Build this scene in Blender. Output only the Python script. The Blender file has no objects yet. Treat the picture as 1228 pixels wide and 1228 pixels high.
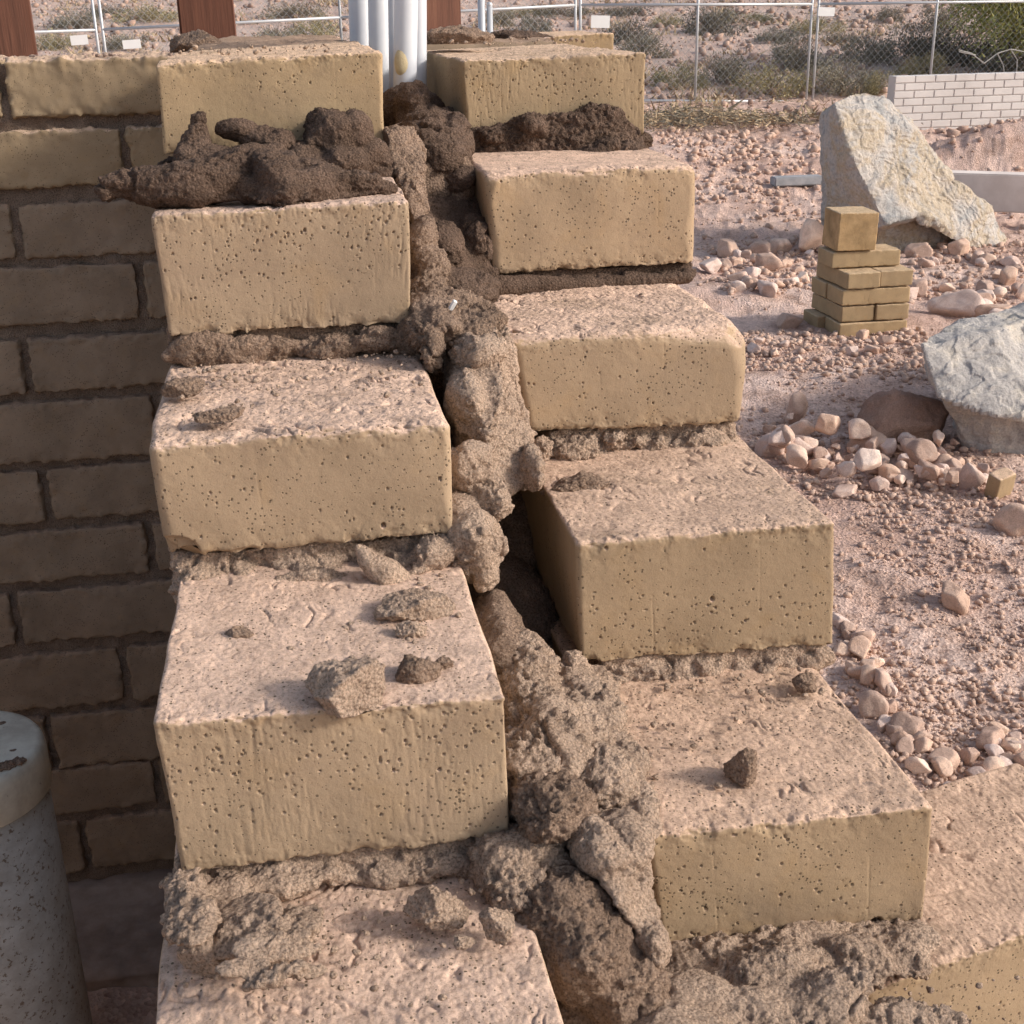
import bpy, bmesh, math, random
import numpy as np
from mathutils import Vector, Matrix, Euler
random.seed(7); rng = np.random.default_rng(7)
S = bpy.context.scene
COL = S.collection

# ------------------------------------------------------------------ camera
W = 1228.0
YAW, PITCH, ROLL, F = 0.1688, 0.3788, -0.0208, 1527.19
CAM = np.array([0.1232, -0.7939, 0.4632])
_cy, _sy = math.cos(YAW), math.sin(YAW)
FW = np.array([_sy*math.cos(PITCH), _cy*math.cos(PITCH), -math.sin(PITCH)])
_r = np.array([_cy, -_sy, 0.0]); _u = np.cross(_r, FW)
RT = math.cos(ROLL)*_r + math.sin(ROLL)*_u
UP = -math.sin(ROLL)*_r + math.cos(ROLL)*_u
cd = bpy.data.cameras.new('camera'); cam = bpy.data.objects.new('camera', cd); COL.objects.link(cam)
cd.sensor_width = 36; cd.lens = 36*F/W; cd.clip_start = 0.02; cd.clip_end = 2000
cam.matrix_world = Matrix(((RT[0], UP[0], -FW[0], CAM[0]), (RT[1], UP[1], -FW[1], CAM[1]), (RT[2], UP[2], -FW[2], CAM[2]), (0, 0, 0, 1)))
S.camera = cam

def ray(px, py):
    return FW + RT*(px-W/2)/F - UP*(py-W/2)/F
def onY(px, py, y):
    d = ray(px, py); return CAM + d*(y-CAM[1])/d[1]
def onZ(px, py, z):
    d = ray(px, py); return CAM + d*(z-CAM[2])/d[2]

# ------------------------------------------------------------------ noise (numpy)
def _h(ix, iy, iz, seed):
    with np.errstate(over='ignore'):
        n = (ix.astype(np.uint32)*np.uint32(374761393) + iy.astype(np.uint32)*np.uint32(668265263)
             + iz.astype(np.uint32)*np.uint32(2147483647) + np.uint32((seed*144665+12345) & 0xffffffff))
        n = (n ^ (n >> np.uint32(13)))*np.uint32(1274126177)
        n = (n ^ (n >> np.uint32(15)))*np.uint32(2246822519)
        return n ^ (n >> np.uint32(16))
def _hf(ix, iy, iz, seed): return (_h(ix, iy, iz, seed) & np.uint32(0xffffff)).astype(np.float32)/16777216.0
def perlin(P, seed=0):
    P = np.asarray(P, np.float32); i = np.floor(P).astype(np.int64); f = P-i
    u = f*f*f*(f*(f*6-15)+10); r = np.zeros(len(P), np.float32)
    for dx in (0, 1):
        for dy in (0, 1):
            for dz in (0, 1):
                h = _h(i[:, 0]+dx, i[:, 1]+dy, i[:, 2]+dz, seed)
                gx = (h & np.uint32(1023)).astype(np.float32)/511.5-1
                gy = ((h >> np.uint32(10)) & np.uint32(1023)).astype(np.float32)/511.5-1
                gz = ((h >> np.uint32(20)) & np.uint32(1023)).astype(np.float32)/511.5-1
                w = (u[:, 0] if dx else 1-u[:, 0])*(u[:, 1] if dy else 1-u[:, 1])*(u[:, 2] if dz else 1-u[:, 2])
                r += w*(gx*(f[:, 0]-dx)+gy*(f[:, 1]-dy)+gz*(f[:, 2]-dz))
    return r
def fbm(P, scale, octs=4, seed=0, gain=0.5):
    P = np.asarray(P, np.float32)*scale; r = 0; a = 1.0
    for o in range(octs):
        r = r + a*perlin(P, seed+o*17); P = P*2.03+11.7; a *= gain
    return r
def worley(P, scale, seed=0):
    P = np.asarray(P, np.float32)*scale; i = np.floor(P).astype(np.int64); f = P-i
    best = np.full(len(P), 9.0, np.float32); bid = np.zeros(len(P), np.float32)
    for dx in (-1, 0, 1):
        for dy in (-1, 0, 1):
            for dz in (-1, 0, 1):
                a, b, c = i[:, 0]+dx, i[:, 1]+dy, i[:, 2]+dz
                h = _h(a, b, c, seed)
                jx = (h & np.uint32(1023)).astype(np.float32)/1024
                jy = ((h >> np.uint32(10)) & np.uint32(1023)).astype(np.float32)/1024
                jz = ((h >> np.uint32(20)) & np.uint32(1023)).astype(np.float32)/1024
                d = (dx+jx-f[:, 0])**2+(dy+jy-f[:, 1])**2+(dz+jz-f[:, 2])**2
                m = d < best; best = np.where(m, d, best)
                bid = np.where(m, _hf(a, b, c, seed+99), bid)
    return np.sqrt(best), bid
def sstep(a, b, x):
    t = np.clip((x-a)/(b-a), 0, 1); return t*t*(3-2*t)

# ------------------------------------------------------------------ mesh helpers
def mesh_np(name, V, Fc, mat=None, smooth=True):
    me = bpy.data.meshes.new(name); V = np.asarray(V, np.float32)
    if isinstance(Fc, np.ndarray):
        n, k = Fc.shape; idx = Fc.astype(np.int32).ravel(); starts = np.arange(n, dtype=np.int32)*k
        me.vertices.add(len(V)); me.vertices.foreach_set('co', V.ravel())
        me.loops.add(len(idx)); me.loops.foreach_set('vertex_index', idx)
        me.polygons.add(n); me.polygons.foreach_set('loop_start', starts)
        me.polygons.foreach_set('loop_total', np.full(n, k, np.int32))
        me.update(calc_edges=True)
    else:
        me.from_pydata([tuple(map(float, v)) for v in V], [], Fc); n = len(Fc)
    if smooth: me.polygons.foreach_set('use_smooth', np.ones(len(me.polygons), bool))
    me.validate()
    if mat: me.materials.append(mat)
    return me
def link(name, me, parent=None):
    o = bpy.data.objects.new(name, me); COL.objects.link(o)
    if parent: o.parent = parent
    return o
def tag(o, label=None, cat=None, group=None, kind=None):
    if label: o['label'] = label
    if cat: o['category'] = cat
    if group: o['group'] = group
    if kind: o['kind'] = kind
    return o
def empty(name, loc, label, cat, group=None):
    o = bpy.data.objects.new(name, None); COL.objects.link(o); o.location = [float(v) for v in loc]; o.empty_display_size = 0.1
    return tag(o, label, cat, group)
def recentre(o):
    me = o.data; n = len(me.vertices); c = np.empty(n*3, np.float32); me.vertices.foreach_get('co', c); c = c.reshape(-1, 3)
    m = np.array([c[:, 0].mean(), c[:, 1].mean(), c[:, 2].min()]); me.vertices.foreach_set('co', (c-m).astype(np.float32).ravel())
    o.location = Vector([float(v) for v in m]); me.update(); return o
def bm_mesh(name, bm, mat=None, smooth=False):
    me = bpy.data.meshes.new(name); bm.to_mesh(me); bm.free()
    if mat: me.materials.append(mat)
    if smooth: me.polygons.foreach_set('use_smooth', np.ones(len(me.polygons), bool))
    return me
def get_np(me):
    n = len(me.vertices); c = np.empty(n*3, np.float32); me.vertices.foreach_get('co', c)
    nn = np.empty(n*3, np.float32); me.vertices.foreach_get('normal', nn)
    return c.reshape(-1, 3), nn.reshape(-1, 3)
def tube(bm, p0, p1, r0, r1=None, seg=8, caps=True):
    p0, p1 = Vector(p0), Vector(p1); r1 = r0 if r1 is None else r1
    d = (p1-p0).normalized(); a = d.orthogonal().normalized(); b = d.cross(a)
    A = [bm.verts.new(p0+(a*math.cos(t)+b*math.sin(t))*r0) for t in [2*math.pi*i/seg for i in range(seg)]]
    B = [bm.verts.new(p1+(a*math.cos(t)+b*math.sin(t))*r1) for t in [2*math.pi*i/seg for i in range(seg)]]
    for i in range(seg):
        bm.faces.new((A[i], A[(i+1) % seg], B[(i+1) % seg], B[i]))
    if caps: bm.faces.new(A[::-1]); bm.faces.new(B)

# ------------------------------------------------------------------ materials
def new_mat(name, rough=0.9, spec=0.2):
    m = bpy.data.materials.new(name); m.use_nodes = True; nt = m.node_tree
    b = nt.nodes['Principled BSDF']; b.inputs['Roughness'].default_value = rough
    b.inputs['Specular IOR Level'].default_value = spec
    return m, nt, b
def N(nt, typ, **kw):
    n = nt.nodes.new(typ)
    for k, v in kw.items():
        if hasattr(n, k): setattr(n, k, v)
        else: n.inputs[k.replace('_', ' ')].default_value = v
    return n
def ramp(nt, src, stops):
    r = nt.nodes.new('ShaderNodeValToRGB'); cr = r.color_ramp
    while len(cr.elements) < len(stops): cr.elements.new(0.5)
    for e, (p, c) in zip(cr.elements, stops): e.position = p; e.color = (*c, 1) if len(c) == 3 else c
    nt.links.new(src, r.inputs[0]); return r.outputs[0]
def coords(nt): return nt.nodes.new('ShaderNodeNewGeometry').outputs['Position']
def noise(nt, vec, scale, detail=5, rough=0.6, dist=0.0):
    n = N(nt, 'ShaderNodeTexNoise'); n.inputs['Scale'].default_value = scale; n.inputs['Detail'].default_value = detail
    n.inputs['Roughness'].default_value = rough; n.inputs['Distortion'].default_value = dist
    nt.links.new(vec, n.inputs['Vector']); return n.outputs['Fac']
def mixc(nt, fac, a, b, mode='MIX'):
    m = nt.nodes.new('ShaderNodeMix'); m.data_type = 'RGBA'; m.blend_type = mode
    for sock, v in ((m.inputs[0], fac), (m.inputs[6], a), (m.inputs[7], b)):
        if hasattr(v, 'is_linked') or hasattr(v, 'links'): nt.links.new(v, sock)
        else: sock.default_value = v if isinstance(v, (int, float)) else (*v, 1)
    return m.outputs[2]
def bump(nt, b, h, strength, dist):
    n = nt.nodes.new('ShaderNodeBump'); n.inputs['Strength'].default_value = strength; n.inputs['Distance'].default_value = dist
    nt.links.new(h, n.inputs['Height']); nt.links.new(n.outputs[0], b.inputs['Normal'])

def mat_adobe(name, front, dust, mottle=0.16, dusty=True, off=0.0):
    m, nt, b = new_mat(name, 0.95, 0.1); P = coords(nt)
    base = mixc(nt, ramp(nt, noise(nt, P, 9, 4), [(0.35, (0, 0, 0)), (0.65, (1, 1, 1))]), tuple(c*(1-mottle) for c in front), tuple(c*(1+mottle*0.6) for c in front))
    warm = ramp(nt, noise(nt, P, 22+off, 3, 0.5, 0.6), [(0.55, (0, 0, 0)), (0.78, (0.5,)*3)])
    base = mixc(nt, warm, base, (front[0]*1.03, front[1]*0.96, front[2]*0.82))
    if dusty:
        g = nt.nodes.new('ShaderNodeNewGeometry'); sx = nt.nodes.new('ShaderNodeSeparateXYZ'); nt.links.new(g.outputs['Normal'], sx.inputs[0])
        ad = nt.nodes.new('ShaderNodeMath'); ad.operation = 'MULTIPLY_ADD'
        nt.links.new(noise(nt, P, 60, 4), ad.inputs[0]); ad.inputs[1].default_value = 0.5; nt.links.new(sx.outputs[2], ad.inputs[2])
        k = ramp(nt, ad.outputs[0], [(0.62, (0, 0, 0)), (0.98, (1, 1, 1))])
        dd = mixc(nt, ramp(nt, noise(nt, P, 35, 6, 0.7), [(0.38, (0, 0, 0)), (0.62, (1, 1, 1))]), tuple(c*0.8 for c in dust), tuple(c*1.1 for c in dust))
        base = mixc(nt, k, base, dd)
    sp = ramp(nt, noise(nt, P, 700, 3, 0.6), [(0.30, (0.62, 0.55, 0.5)), (0.46, (1, 1, 1))])
    base = mixc(nt, 0.45, base, sp, 'MULTIPLY')
    oi = nt.nodes.new('ShaderNodeObjectInfo')
    base = mixc(nt, 1.0, base, ramp(nt, oi.outputs['Random'], [(0, (.90, .90, .91)), (.5, (1, .985, .96)), (1, (1.07, 1.04, 1.0))]), 'MULTIPLY')
    sm_ = ramp(nt, noise(nt, P, 6.5, 5, 0.7, 1.2), [(0.56, (0, 0, 0)), (0.66, (0.45,)*3)])
    base = mixc(nt, sm_, base, (front[0]*.80, front[1]*.78, front[2]*.80))
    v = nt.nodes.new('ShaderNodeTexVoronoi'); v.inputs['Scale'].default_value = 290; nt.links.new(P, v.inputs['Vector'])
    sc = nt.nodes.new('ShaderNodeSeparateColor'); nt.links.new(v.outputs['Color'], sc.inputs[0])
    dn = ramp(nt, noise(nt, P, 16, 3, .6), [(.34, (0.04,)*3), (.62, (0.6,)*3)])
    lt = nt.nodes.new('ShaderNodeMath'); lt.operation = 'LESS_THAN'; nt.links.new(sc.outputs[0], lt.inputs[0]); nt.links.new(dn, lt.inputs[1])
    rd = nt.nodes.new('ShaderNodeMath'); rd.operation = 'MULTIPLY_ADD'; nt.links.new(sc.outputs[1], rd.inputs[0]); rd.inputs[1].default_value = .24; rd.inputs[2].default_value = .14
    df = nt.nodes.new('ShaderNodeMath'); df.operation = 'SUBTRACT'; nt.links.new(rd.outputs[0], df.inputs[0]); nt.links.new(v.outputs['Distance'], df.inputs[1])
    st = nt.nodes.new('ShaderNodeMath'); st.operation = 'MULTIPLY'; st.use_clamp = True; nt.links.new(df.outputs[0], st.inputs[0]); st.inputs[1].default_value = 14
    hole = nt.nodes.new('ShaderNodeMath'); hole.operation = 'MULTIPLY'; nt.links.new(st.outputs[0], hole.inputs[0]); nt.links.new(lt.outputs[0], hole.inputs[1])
    gr = None
    if dusty:
        gr = nt.nodes.new('ShaderNodeMath'); gr.operation = 'MULTIPLY'; nt.links.new(k, gr.inputs[0]); nt.links.new(noise(nt, P, 240, 8, .8), gr.inputs[1])
        gd = ramp(nt, gr.outputs[0], [(.0, (1, 1, 1)), (.30, (1, 1, 1)), (.40, (.72, .68, .66)), (.50, (1, 1, 1)), (.66, (1.12, 1.1, 1.1))])
        base = mixc(nt, k, base, mixc(nt, 1.0, base, gd, 'MULTIPLY'))
    base = mixc(nt, hole.outputs[0], base, tuple(c*.42 for c in front))  # pore darkening: shade inside the pits painted into the base colour
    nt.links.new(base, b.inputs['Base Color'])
    hh = nt.nodes.new('ShaderNodeMath'); hh.operation = 'MULTIPLY_ADD'; nt.links.new(hole.outputs[0], hh.inputs[0]); hh.inputs[1].default_value = -1.2; nz_ = nt.nodes.new('ShaderNodeMath'); nz_.operation = 'MULTIPLY'; nt.links.new(noise(nt, P, 520, 4, 0.7), nz_.inputs[0]); nz_.inputs[1].default_value = .55; 
    if gr: 
        g2_ = nt.nodes.new('ShaderNodeMath'); g2_.operation = 'MULTIPLY_ADD'; nt.links.new(gr.outputs[0], g2_.inputs[0]); g2_.inputs[1].default_value = 2.2; nt.links.new(nz_.outputs[0], g2_.inputs[2]); nt.links.new(g2_.outputs[0], hh.inputs[2])
    else: nt.links.new(nz_.outputs[0], hh.inputs[2])
    bump(nt, b, hh.outputs[0], 0.6, 0.0012)
    return m
def mat_mud(name, c, wet=0.0, light=None):
    m, nt, b = new_mat(name, 0.92-0.3*wet, 0.15+0.3*wet); P = coords(nt)
    light = light or tuple(x*1.5 for x in c)
    col = mixc(nt, ramp(nt, noise(nt, P, 26, 6, 0.68), [(0.36, (0, 0, 0)), (0.66, (1, 1, 1))]), c, light)
    sp = ramp(nt, noise(nt, P, 480, 3, 0.6), [(0.36, (0.42, 0.38, 0.35)), (0.5, (1, 1, 1)), (0.68, (1.3, 1.27, 1.24))])
    nt.links.new(mixc(nt, 0.7, col, sp, 'MULTIPLY'), b.inputs['Base Color'])
    vo = nt.nodes.new('ShaderNodeTexVoronoi'); vo.inputs['Scale'].default_value = 330; nt.links.new(P, vo.inputs['Vector'])
    sg = nt.nodes.new('ShaderNodeMath'); sg.operation = 'MULTIPLY_ADD'; nt.links.new(vo.outputs['Distance'], sg.inputs[0]); sg.inputs[1].default_value = -.55; nt.links.new(noise(nt, P, 260, 7, 0.8), sg.inputs[2])
    bump(nt, b, sg.outputs[0], 1.0, 0.0065)
    return m
M = {}
FRONT = (0.39, 0.293, 0.203); DUST = (0.70, 0.515, 0.41)
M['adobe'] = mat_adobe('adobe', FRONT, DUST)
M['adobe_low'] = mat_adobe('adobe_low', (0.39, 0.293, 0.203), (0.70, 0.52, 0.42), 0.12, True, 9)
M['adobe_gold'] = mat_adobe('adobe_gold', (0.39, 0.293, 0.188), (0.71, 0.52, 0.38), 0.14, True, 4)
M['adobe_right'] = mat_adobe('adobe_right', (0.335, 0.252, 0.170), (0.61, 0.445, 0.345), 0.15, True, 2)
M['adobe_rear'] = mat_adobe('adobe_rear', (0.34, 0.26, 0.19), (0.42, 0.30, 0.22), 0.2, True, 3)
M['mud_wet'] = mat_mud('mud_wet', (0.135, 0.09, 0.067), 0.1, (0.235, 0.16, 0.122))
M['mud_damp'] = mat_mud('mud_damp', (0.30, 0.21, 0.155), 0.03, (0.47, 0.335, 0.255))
M['mud_dry'] = mat_mud('mud_dry', (0.52, 0.38, 0.29), 0.0, (0.72, 0.54, 0.42))
M['mortar_rear'] = mat_mud('mortar_rear', (0.28, 0.215, 0.172), 0.0, (0.37, 0.285, 0.225))

# ------------------------------------------------------------------ adobe blocks
def block_mesh(name, fc, length, mat, seed, r0=0.0032, streak=0.0, pits=1.0, wrinkle=1.0, chips=1.0, pit_band=None,
               fine=1.0, back_scale=(1.0, 1.0), shift=(0, 0), big_round=None, side_rough=0.0, chip_at=()):
    """fc: front corners tl,tr,br,bl (world).  Depth runs along +y."""
    tl, tr, br, bl = [np.array(p, float) for p in fc]
    Wd = (np.linalg.norm(tr-tl)+np.linalg.norm(br-bl))/2; H = (np.linalg.norm(tl-bl)+np.linalg.norm(tr-br))/2; L = length
    def lin(n, s):
        t = np.linspace(0, 1, n); return t*s
    U = lin(int(Wd/0.0009*fine), Wd); Z = lin(int(H/0.0009*fine), H); V = lin(int(L/0.0014*fine), L)
    UC, ZC, VC = lin(24, Wd), lin(12, H), lin(30, L)
    Vs, Fs = [], []; off = 0
    def grid(A, B, fn, flip):
        nonlocal off
        a, b = np.meshgrid(A, B, indexing='ij'); P = fn(a.ravel(), b.ravel())
        i = np.arange(len(A)*len(B)).reshape(len(A), len(B))
        q = np.stack([i[:-1, :-1], i[1:, :-1], i[1:, 1:], i[:-1, 1:]], -1).reshape(-1, 4)
        if flip: q = q[:, ::-1]
        Vs.append(P); Fs.append(q+off); off += len(P)
    z0, o1 = np.zeros_like, np.ones_like
    grid(U, Z, lambda a, b: np.stack([a, z0(a), b], 1), False)
    grid(U, V, lambda a, b: np.stack([a, b, o1(a)*H], 1), False)
    grid(V, Z, lambda a, b: np.stack([z0(a), a, b], 1), True)
    grid(V, Z, lambda a, b: np.stack([o1(a)*Wd, a, b], 1), False)
    grid(UC, ZC, lambda a, b: np.stack([a, o1(a)*L, b], 1), True)
    grid(UC, VC, lambda a, b: np.stack([a, b, z0(a)], 1), True)
    P = np.concatenate(Vs); Fc = np.concatenate(Fs)
    key = np.round(P*20000).astype(np.int64); key = key[:, 0]*10**10+key[:, 1]*10**5+key[:, 2]
    _, first, inv = np.unique(key, return_index=True, return_inverse=True)
    P = P[first]; Fc = inv[Fc]
    sz = np.array([Wd, L, H])
    pn = perlin(P*22+seed*3.1, seed)
    r = r0*(1+1.3*pn)+0.001
    if big_round is not None:
        x_, z_, rad, sig = big_round
        r = r+rad*np.exp(-(((P[:, 0]/Wd-x_)/sig)**2+((P[:, 2]/H-z_)/sig)**2))*np.exp(-(P[:, 1]/(L*0.9))**2)
    r = np.clip(r, 0.0015, H*0.4)[:, None]
    Q = np.minimum(np.maximum(P, r), sz-r); D = P-Q; ln = np.linalg.norm(D, axis=1, keepdims=True); Nn = D/np.maximum(ln, 1e-9)
    G = Q+Nn*r
    # displacement
    top = sstep(0.55, 0.95, Nn[:, 2]); frt = sstep(0.5, 0.9, -Nn[:, 1])
    sid = sstep(0.5, 0.9, np.abs(Nn[:, 0])); sd = seed*1.37
    d = 0.0035*fbm(G, 8, 2, seed)
    d += 0.00025*fbm(G, 120, 3, seed+3)
    # top: creased, crumbly drag texture
    Gt = G.copy(); ang = 0.5+0.5*math.sin(seed); ca, sa = math.cos(ang), math.sin(ang)
    gx = Gt[:, 0]*ca+Gt[:, 1]*sa; gy = -Gt[:, 0]*sa+Gt[:, 1]*ca
    wv = perlin(np.stack([gx*30, gy*30, G[:, 2]*0+sd], 1), seed+8)
    R = np.stack([gx*75+wv*1.5, gy*32+wv, G[:, 2]*0+sd], 1)
    rid = 1-np.abs(perlin(R, seed+5))*2.6; rid = np.clip(rid, 0, 1)**5
    R2 = np.stack([gx*170+wv, gy*90, G[:, 2]*0+sd], 1)
    rid2 = np.clip(1-np.abs(perlin(R2, seed+6))*2.8, 0, 1)**3
    patch = sstep(-0.15, 0.25, fbm(G, 14, 2, seed+31))
    Rc = np.stack([gx*46+wv*2.2+1.5*perlin(G*60, seed+61), gy*15+wv*1.2, G[:, 2]*0+sd], 1)
    crease = np.clip(1-np.abs(perlin(Rc, seed+62))*5.0, 0, 1)**2*sstep(-0.05, 0.3, perlin(G*34+3, seed+63))
    g75 = fbm(G, 75, 5, seed+7, 0.68)
    dt = 0.0009*g75+0.0009*np.minimum(fbm(G, 210, 3, seed+77, .6), .25)-0.0036*crease*(0.35+0.65*patch)
    w1, id1 = worley(G*np.array([1, 1, 0.3]), 110, seed+41)
    dt += 0.0014*np.clip(0.5-w1, 0, 1)*2*(id1 > 0.72)*sstep(-0.1, 0.2, fbm(G, 20, 2, seed+42))
    d += top*dt*wrinkle
    # front: trowel-smooth with air pits
    ff = np.stack([G[:, 0], G[:, 1], G[:, 2]], 1)
    dens = fbm(ff, 13, 3, seed+11)*1.3
    if pit_band is not None: dens = dens+0.9*np.exp(-((G[:, 2]/H-pit_band)/0.22)**2)-0.25
    for sc, mn, dep, pr in ((260, 0.30, 0.0024, 0.20), (120, 0.18, 0.0036, 0.05), (44, 0.10, 0.006, 0.05)):
        w, idd = worley(ff*np.array([1, 0.6, 0.75])+seed, sc, seed+13)
        pr_ = np.clip(pr*(1+2.2*dens)*pits, 0.001, 0.9); on = idd < pr_; m_ = mn*(0.45+0.75*idd/pr_)
        d -= (frt+0.7*sid)*dep*on*(1-sstep(0, 1, (w/m_-.55)/.45))
    if streak:
        st = fbm(np.stack([G[:, 0]*260, G[:, 1]*80, G[:, 2]*42], 1), 1, 3, seed+15)
        cover = sstep(-0.2, 0.2, fbm(G, 11, 2, seed+16))
        d += (frt+0.6*sid)*0.0011*streak*np.minimum(st, 0.02)*cover*2
    # faint mould seams down the face
    for sx_ in (0.18+0.2*_frac(seed*0.37), 0.62+0.25*_frac(seed*0.71)):
        d -= frt*0.0004*np.exp(-((G[:, 0]-Wd*sx_-0.0015*pn)/0.0008)**2)*sstep(-.2, .3, perlin(G*20, seed+70))
    # ragged arrises
    ez = np.minimum(G[:, 2], 1e9); eb = np.exp(-ez/0.006); et = np.exp(-(H-G[:, 2])/0.004)*np.exp(-G[:, 1]/0.01)
    w, idd = worley(G, 55, seed+21); chip = np.clip(0.62-w, 0, 1)*(idd < 0.55)
    ef = np.exp(-np.minimum(H-G[:, 2], G[:, 2])/.010)*np.exp(-G[:, 1]/.012)
    d += ef*0.0060*np.minimum(fbm(G, 40, 4, seed+29, .62)-.05, 0.04)*chips
    for cu, cw, cr_ in chip_at:
        dd_ = np.sqrt((G[:, 0]-cu*Wd)**2+(G[:, 1]*1.1)**2+(G[:, 2]-cw*H)**2); d -= 0.010*(1-sstep(cr_*.75, cr_, dd_+.004*fbm(G, 60, 3, seed+30)))
    d -= eb*chips*(0.013*chip+0.003*np.abs(fbm(G, 90, 2, seed+23)))
    d += et*chips*(0.0022*fbm(G, 130, 3, seed+25)+0.0008-0.008*chip*(idd < 0.2))
    if side_rough: d += sid*side_rough*fbm(G, 45, 4, seed+27)
    G = G+Nn*d[:, None]
    # map to measured corners
    u, v, t = G[:, 0]/Wd, G[:, 1]/L, G[:, 2]/H
    fr = ((1-u)*(1-t))[:, None]*bl+(u*(1-t))[:, None]*br+((1-u)*t)[:, None]*tl+(u*t)[:, None]*tr
    X = fr.copy(); X[:, 1] += G[:, 1]; X[:, 0] += shift[0]*v; X[:, 2] += shift[1]*v
    return mesh_np(name, X, Fc, mat)
def _frac(x): return x-math.floor(x)

D_, H_ = 0.2438, 0.1388
def blockobj(label, cpx, y, seed, mat, name='adobe_block', group=None, length=0.465, **kw):
    if cpx is None:      # lowest left block: corners from its visible side edges
        z1 = onY(415, 1030, yL(2))[2]-0.026; e = []
        for a, b_ in (((207, 1085), (188, 1228)), ((603, 1085), (662, 1228))):
            p, q = onZ(*a, z1), onZ(*b_, z1); t = (y-p[1])/(q[1]-p[1]); e.append(p+(q-p)*t)
        fc = [e[0], e[1], e[1]-[0, 0, .115], e[0]-[0, 0, .115]]
    else: fc = [onY(px, py, y) for px, py in cpx]
    o = link(name, block_mesh(name, fc, length, mat, seed, **kw))
    recentre(o); return tag(o, label, 'adobe block', group)
yL = lambda k: (k-2)*0.2438
yR = lambda k: -0.0139+(k-1)*0.2355
g1 = 'adobe blocks racked back in the left stack'; g2 = 'adobe blocks racked back in the right stack'
blockobj('lowest adobe block of the left stack, only its muddy top in view', None, yL(1), 11, M['adobe_low'], group=g1, wrinkle=1.1, chips=1.2)
blockobj('large tan left stack block with several loose mud clods on its top', [(183, 868), (606, 836), (611, 1004), (218, 1052)], yL(2), 12, M['adobe'], group=g1, streak=0.35, pits=1.2, pit_band=0.68, wrinkle=0.8, shift=(0.004, 0))
blockobj('smooth pale adobe block of the left stack with chipped lower left corner', [(174, 532), (541, 507), (543, 640), (202, 678)], yL(3), 13, M['adobe'], group=g1, pits=0.5, wrinkle=1.25, r0=0.007, chip_at=((.03, .05, .022),))
blockobj('tan adobe block of the left stack under the big twisted heap of dark mud', [(179, 259), (492, 240), (492, 390), (203, 405)], yL(4), 14, M['adobe'], group=g1, streak=0.5, pits=1.2, pit_band=0.8)
blockobj('topmost tan adobe block of the left stack with dark mud against its foot', [(186, 76), (459, 61), (462, 172), (196, 187)], yL(5), 15, M['adobe_gold'], group=g1, pits=0.55, r0=0.004, wrinkle=0.9)
me = block_mesh('adobe_block', [(-.17, 0, 0), (.33, 0, 0), (.33, 0, -.115), (-.17, 0, -.115)], .205, M['adobe_right'], 21, pits=0.9, wrinkle=1.0, chips=1.2)
o = link('adobe_block', me); o.location = (.530, -.0595, -.262); o.rotation_euler = (0, 0, math.radians(12)); tag(o, 'long adobe block at the lower right corner, half buried under mud', 'adobe block', g2)
blockobj('tan right stack block with one dark mud clod standing on its top', [(778, 1003), (1120, 967), (1110, 1108), (795, 1146)], yR(1), 22, M['adobe_right'], group=g2, pits=0.9, wrinkle=0.9, streak=0.0, shift=(-0.004, 0), chip_at=((.8, .0, .012),))
blockobj('squarish right stack block with shaded left side beside the dark hole', [(691, 652), (1001, 626), (1000, 775), (697, 798)], yR(2), 23, M['adobe_right'], group=g2, pits=1.0, pit_band=0.3, wrinkle=0.8, shift=(0.0, 0))
blockobj('adobe block of the right stack with soft rounded corners and a creased pink top', [(607, 408), (905, 388), (890, 512), (632, 522)], yR(3), 24, M['adobe'], group=g2, pits=0.45, wrinkle=1.4, big_round=(1.0, 1.0, 0.022, 0.35), r0=0.009)
blockobj('smooth right stack block, second from the top, over a thin dark bed', [(581, 207), (838, 198), (834, 319), (592, 331)], yR(4), 25, M['adobe'], group=g2, pits=0.4, wrinkle=0.5, r0=0.008)
blockobj('topmost adobe block of the right stack with a rough pitted patch on its front', [(554, 72), (775, 63), (773, 165), (561, 172)], yR(5), 26, M['adobe_gold'], group=g2, pits=1.4, streak=0.4, pit_band=0.65, wrinkle=1.0, shift=(-0.006, 0))

# ------------------------------------------------------------------ mud / mortar by voxel remesh
def ell(bm, c, r, rot=(0, 0, 0), sub=3):
    m = Matrix.Translation(Vector([float(v) for v in c])) @ Euler(rot).to_matrix().to_4x4() @ Matrix.Diagonal((*r, 1))
    bmesh.ops.create_icosphere(bm, subdivisions=sub, radius=1, matrix=m)
def box(bm, c, h, rot=(0, 0, 0)):
    m = Matrix.Translation(Vector([float(v) for v in c])) @ Euler(rot).to_matrix().to_4x4() @ Matrix.Diagonal((h[0]*2, h[1]*2, h[2]*2, 1))
    bmesh.ops.create_cube(bm, size=1, matrix=m)
def caps(bm, pts, n=8):
    """chain of ellipsoids through (p, r) pairs"""
    for (p, r), (q, s) in zip(pts[:-1], pts[1:]):
        for t in np.linspace(0, 1, n): ell(bm, np.array(p)*(1-t)+np.array(q)*t, (r*(1-t)+s*t,)*3, sub=2)
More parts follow.
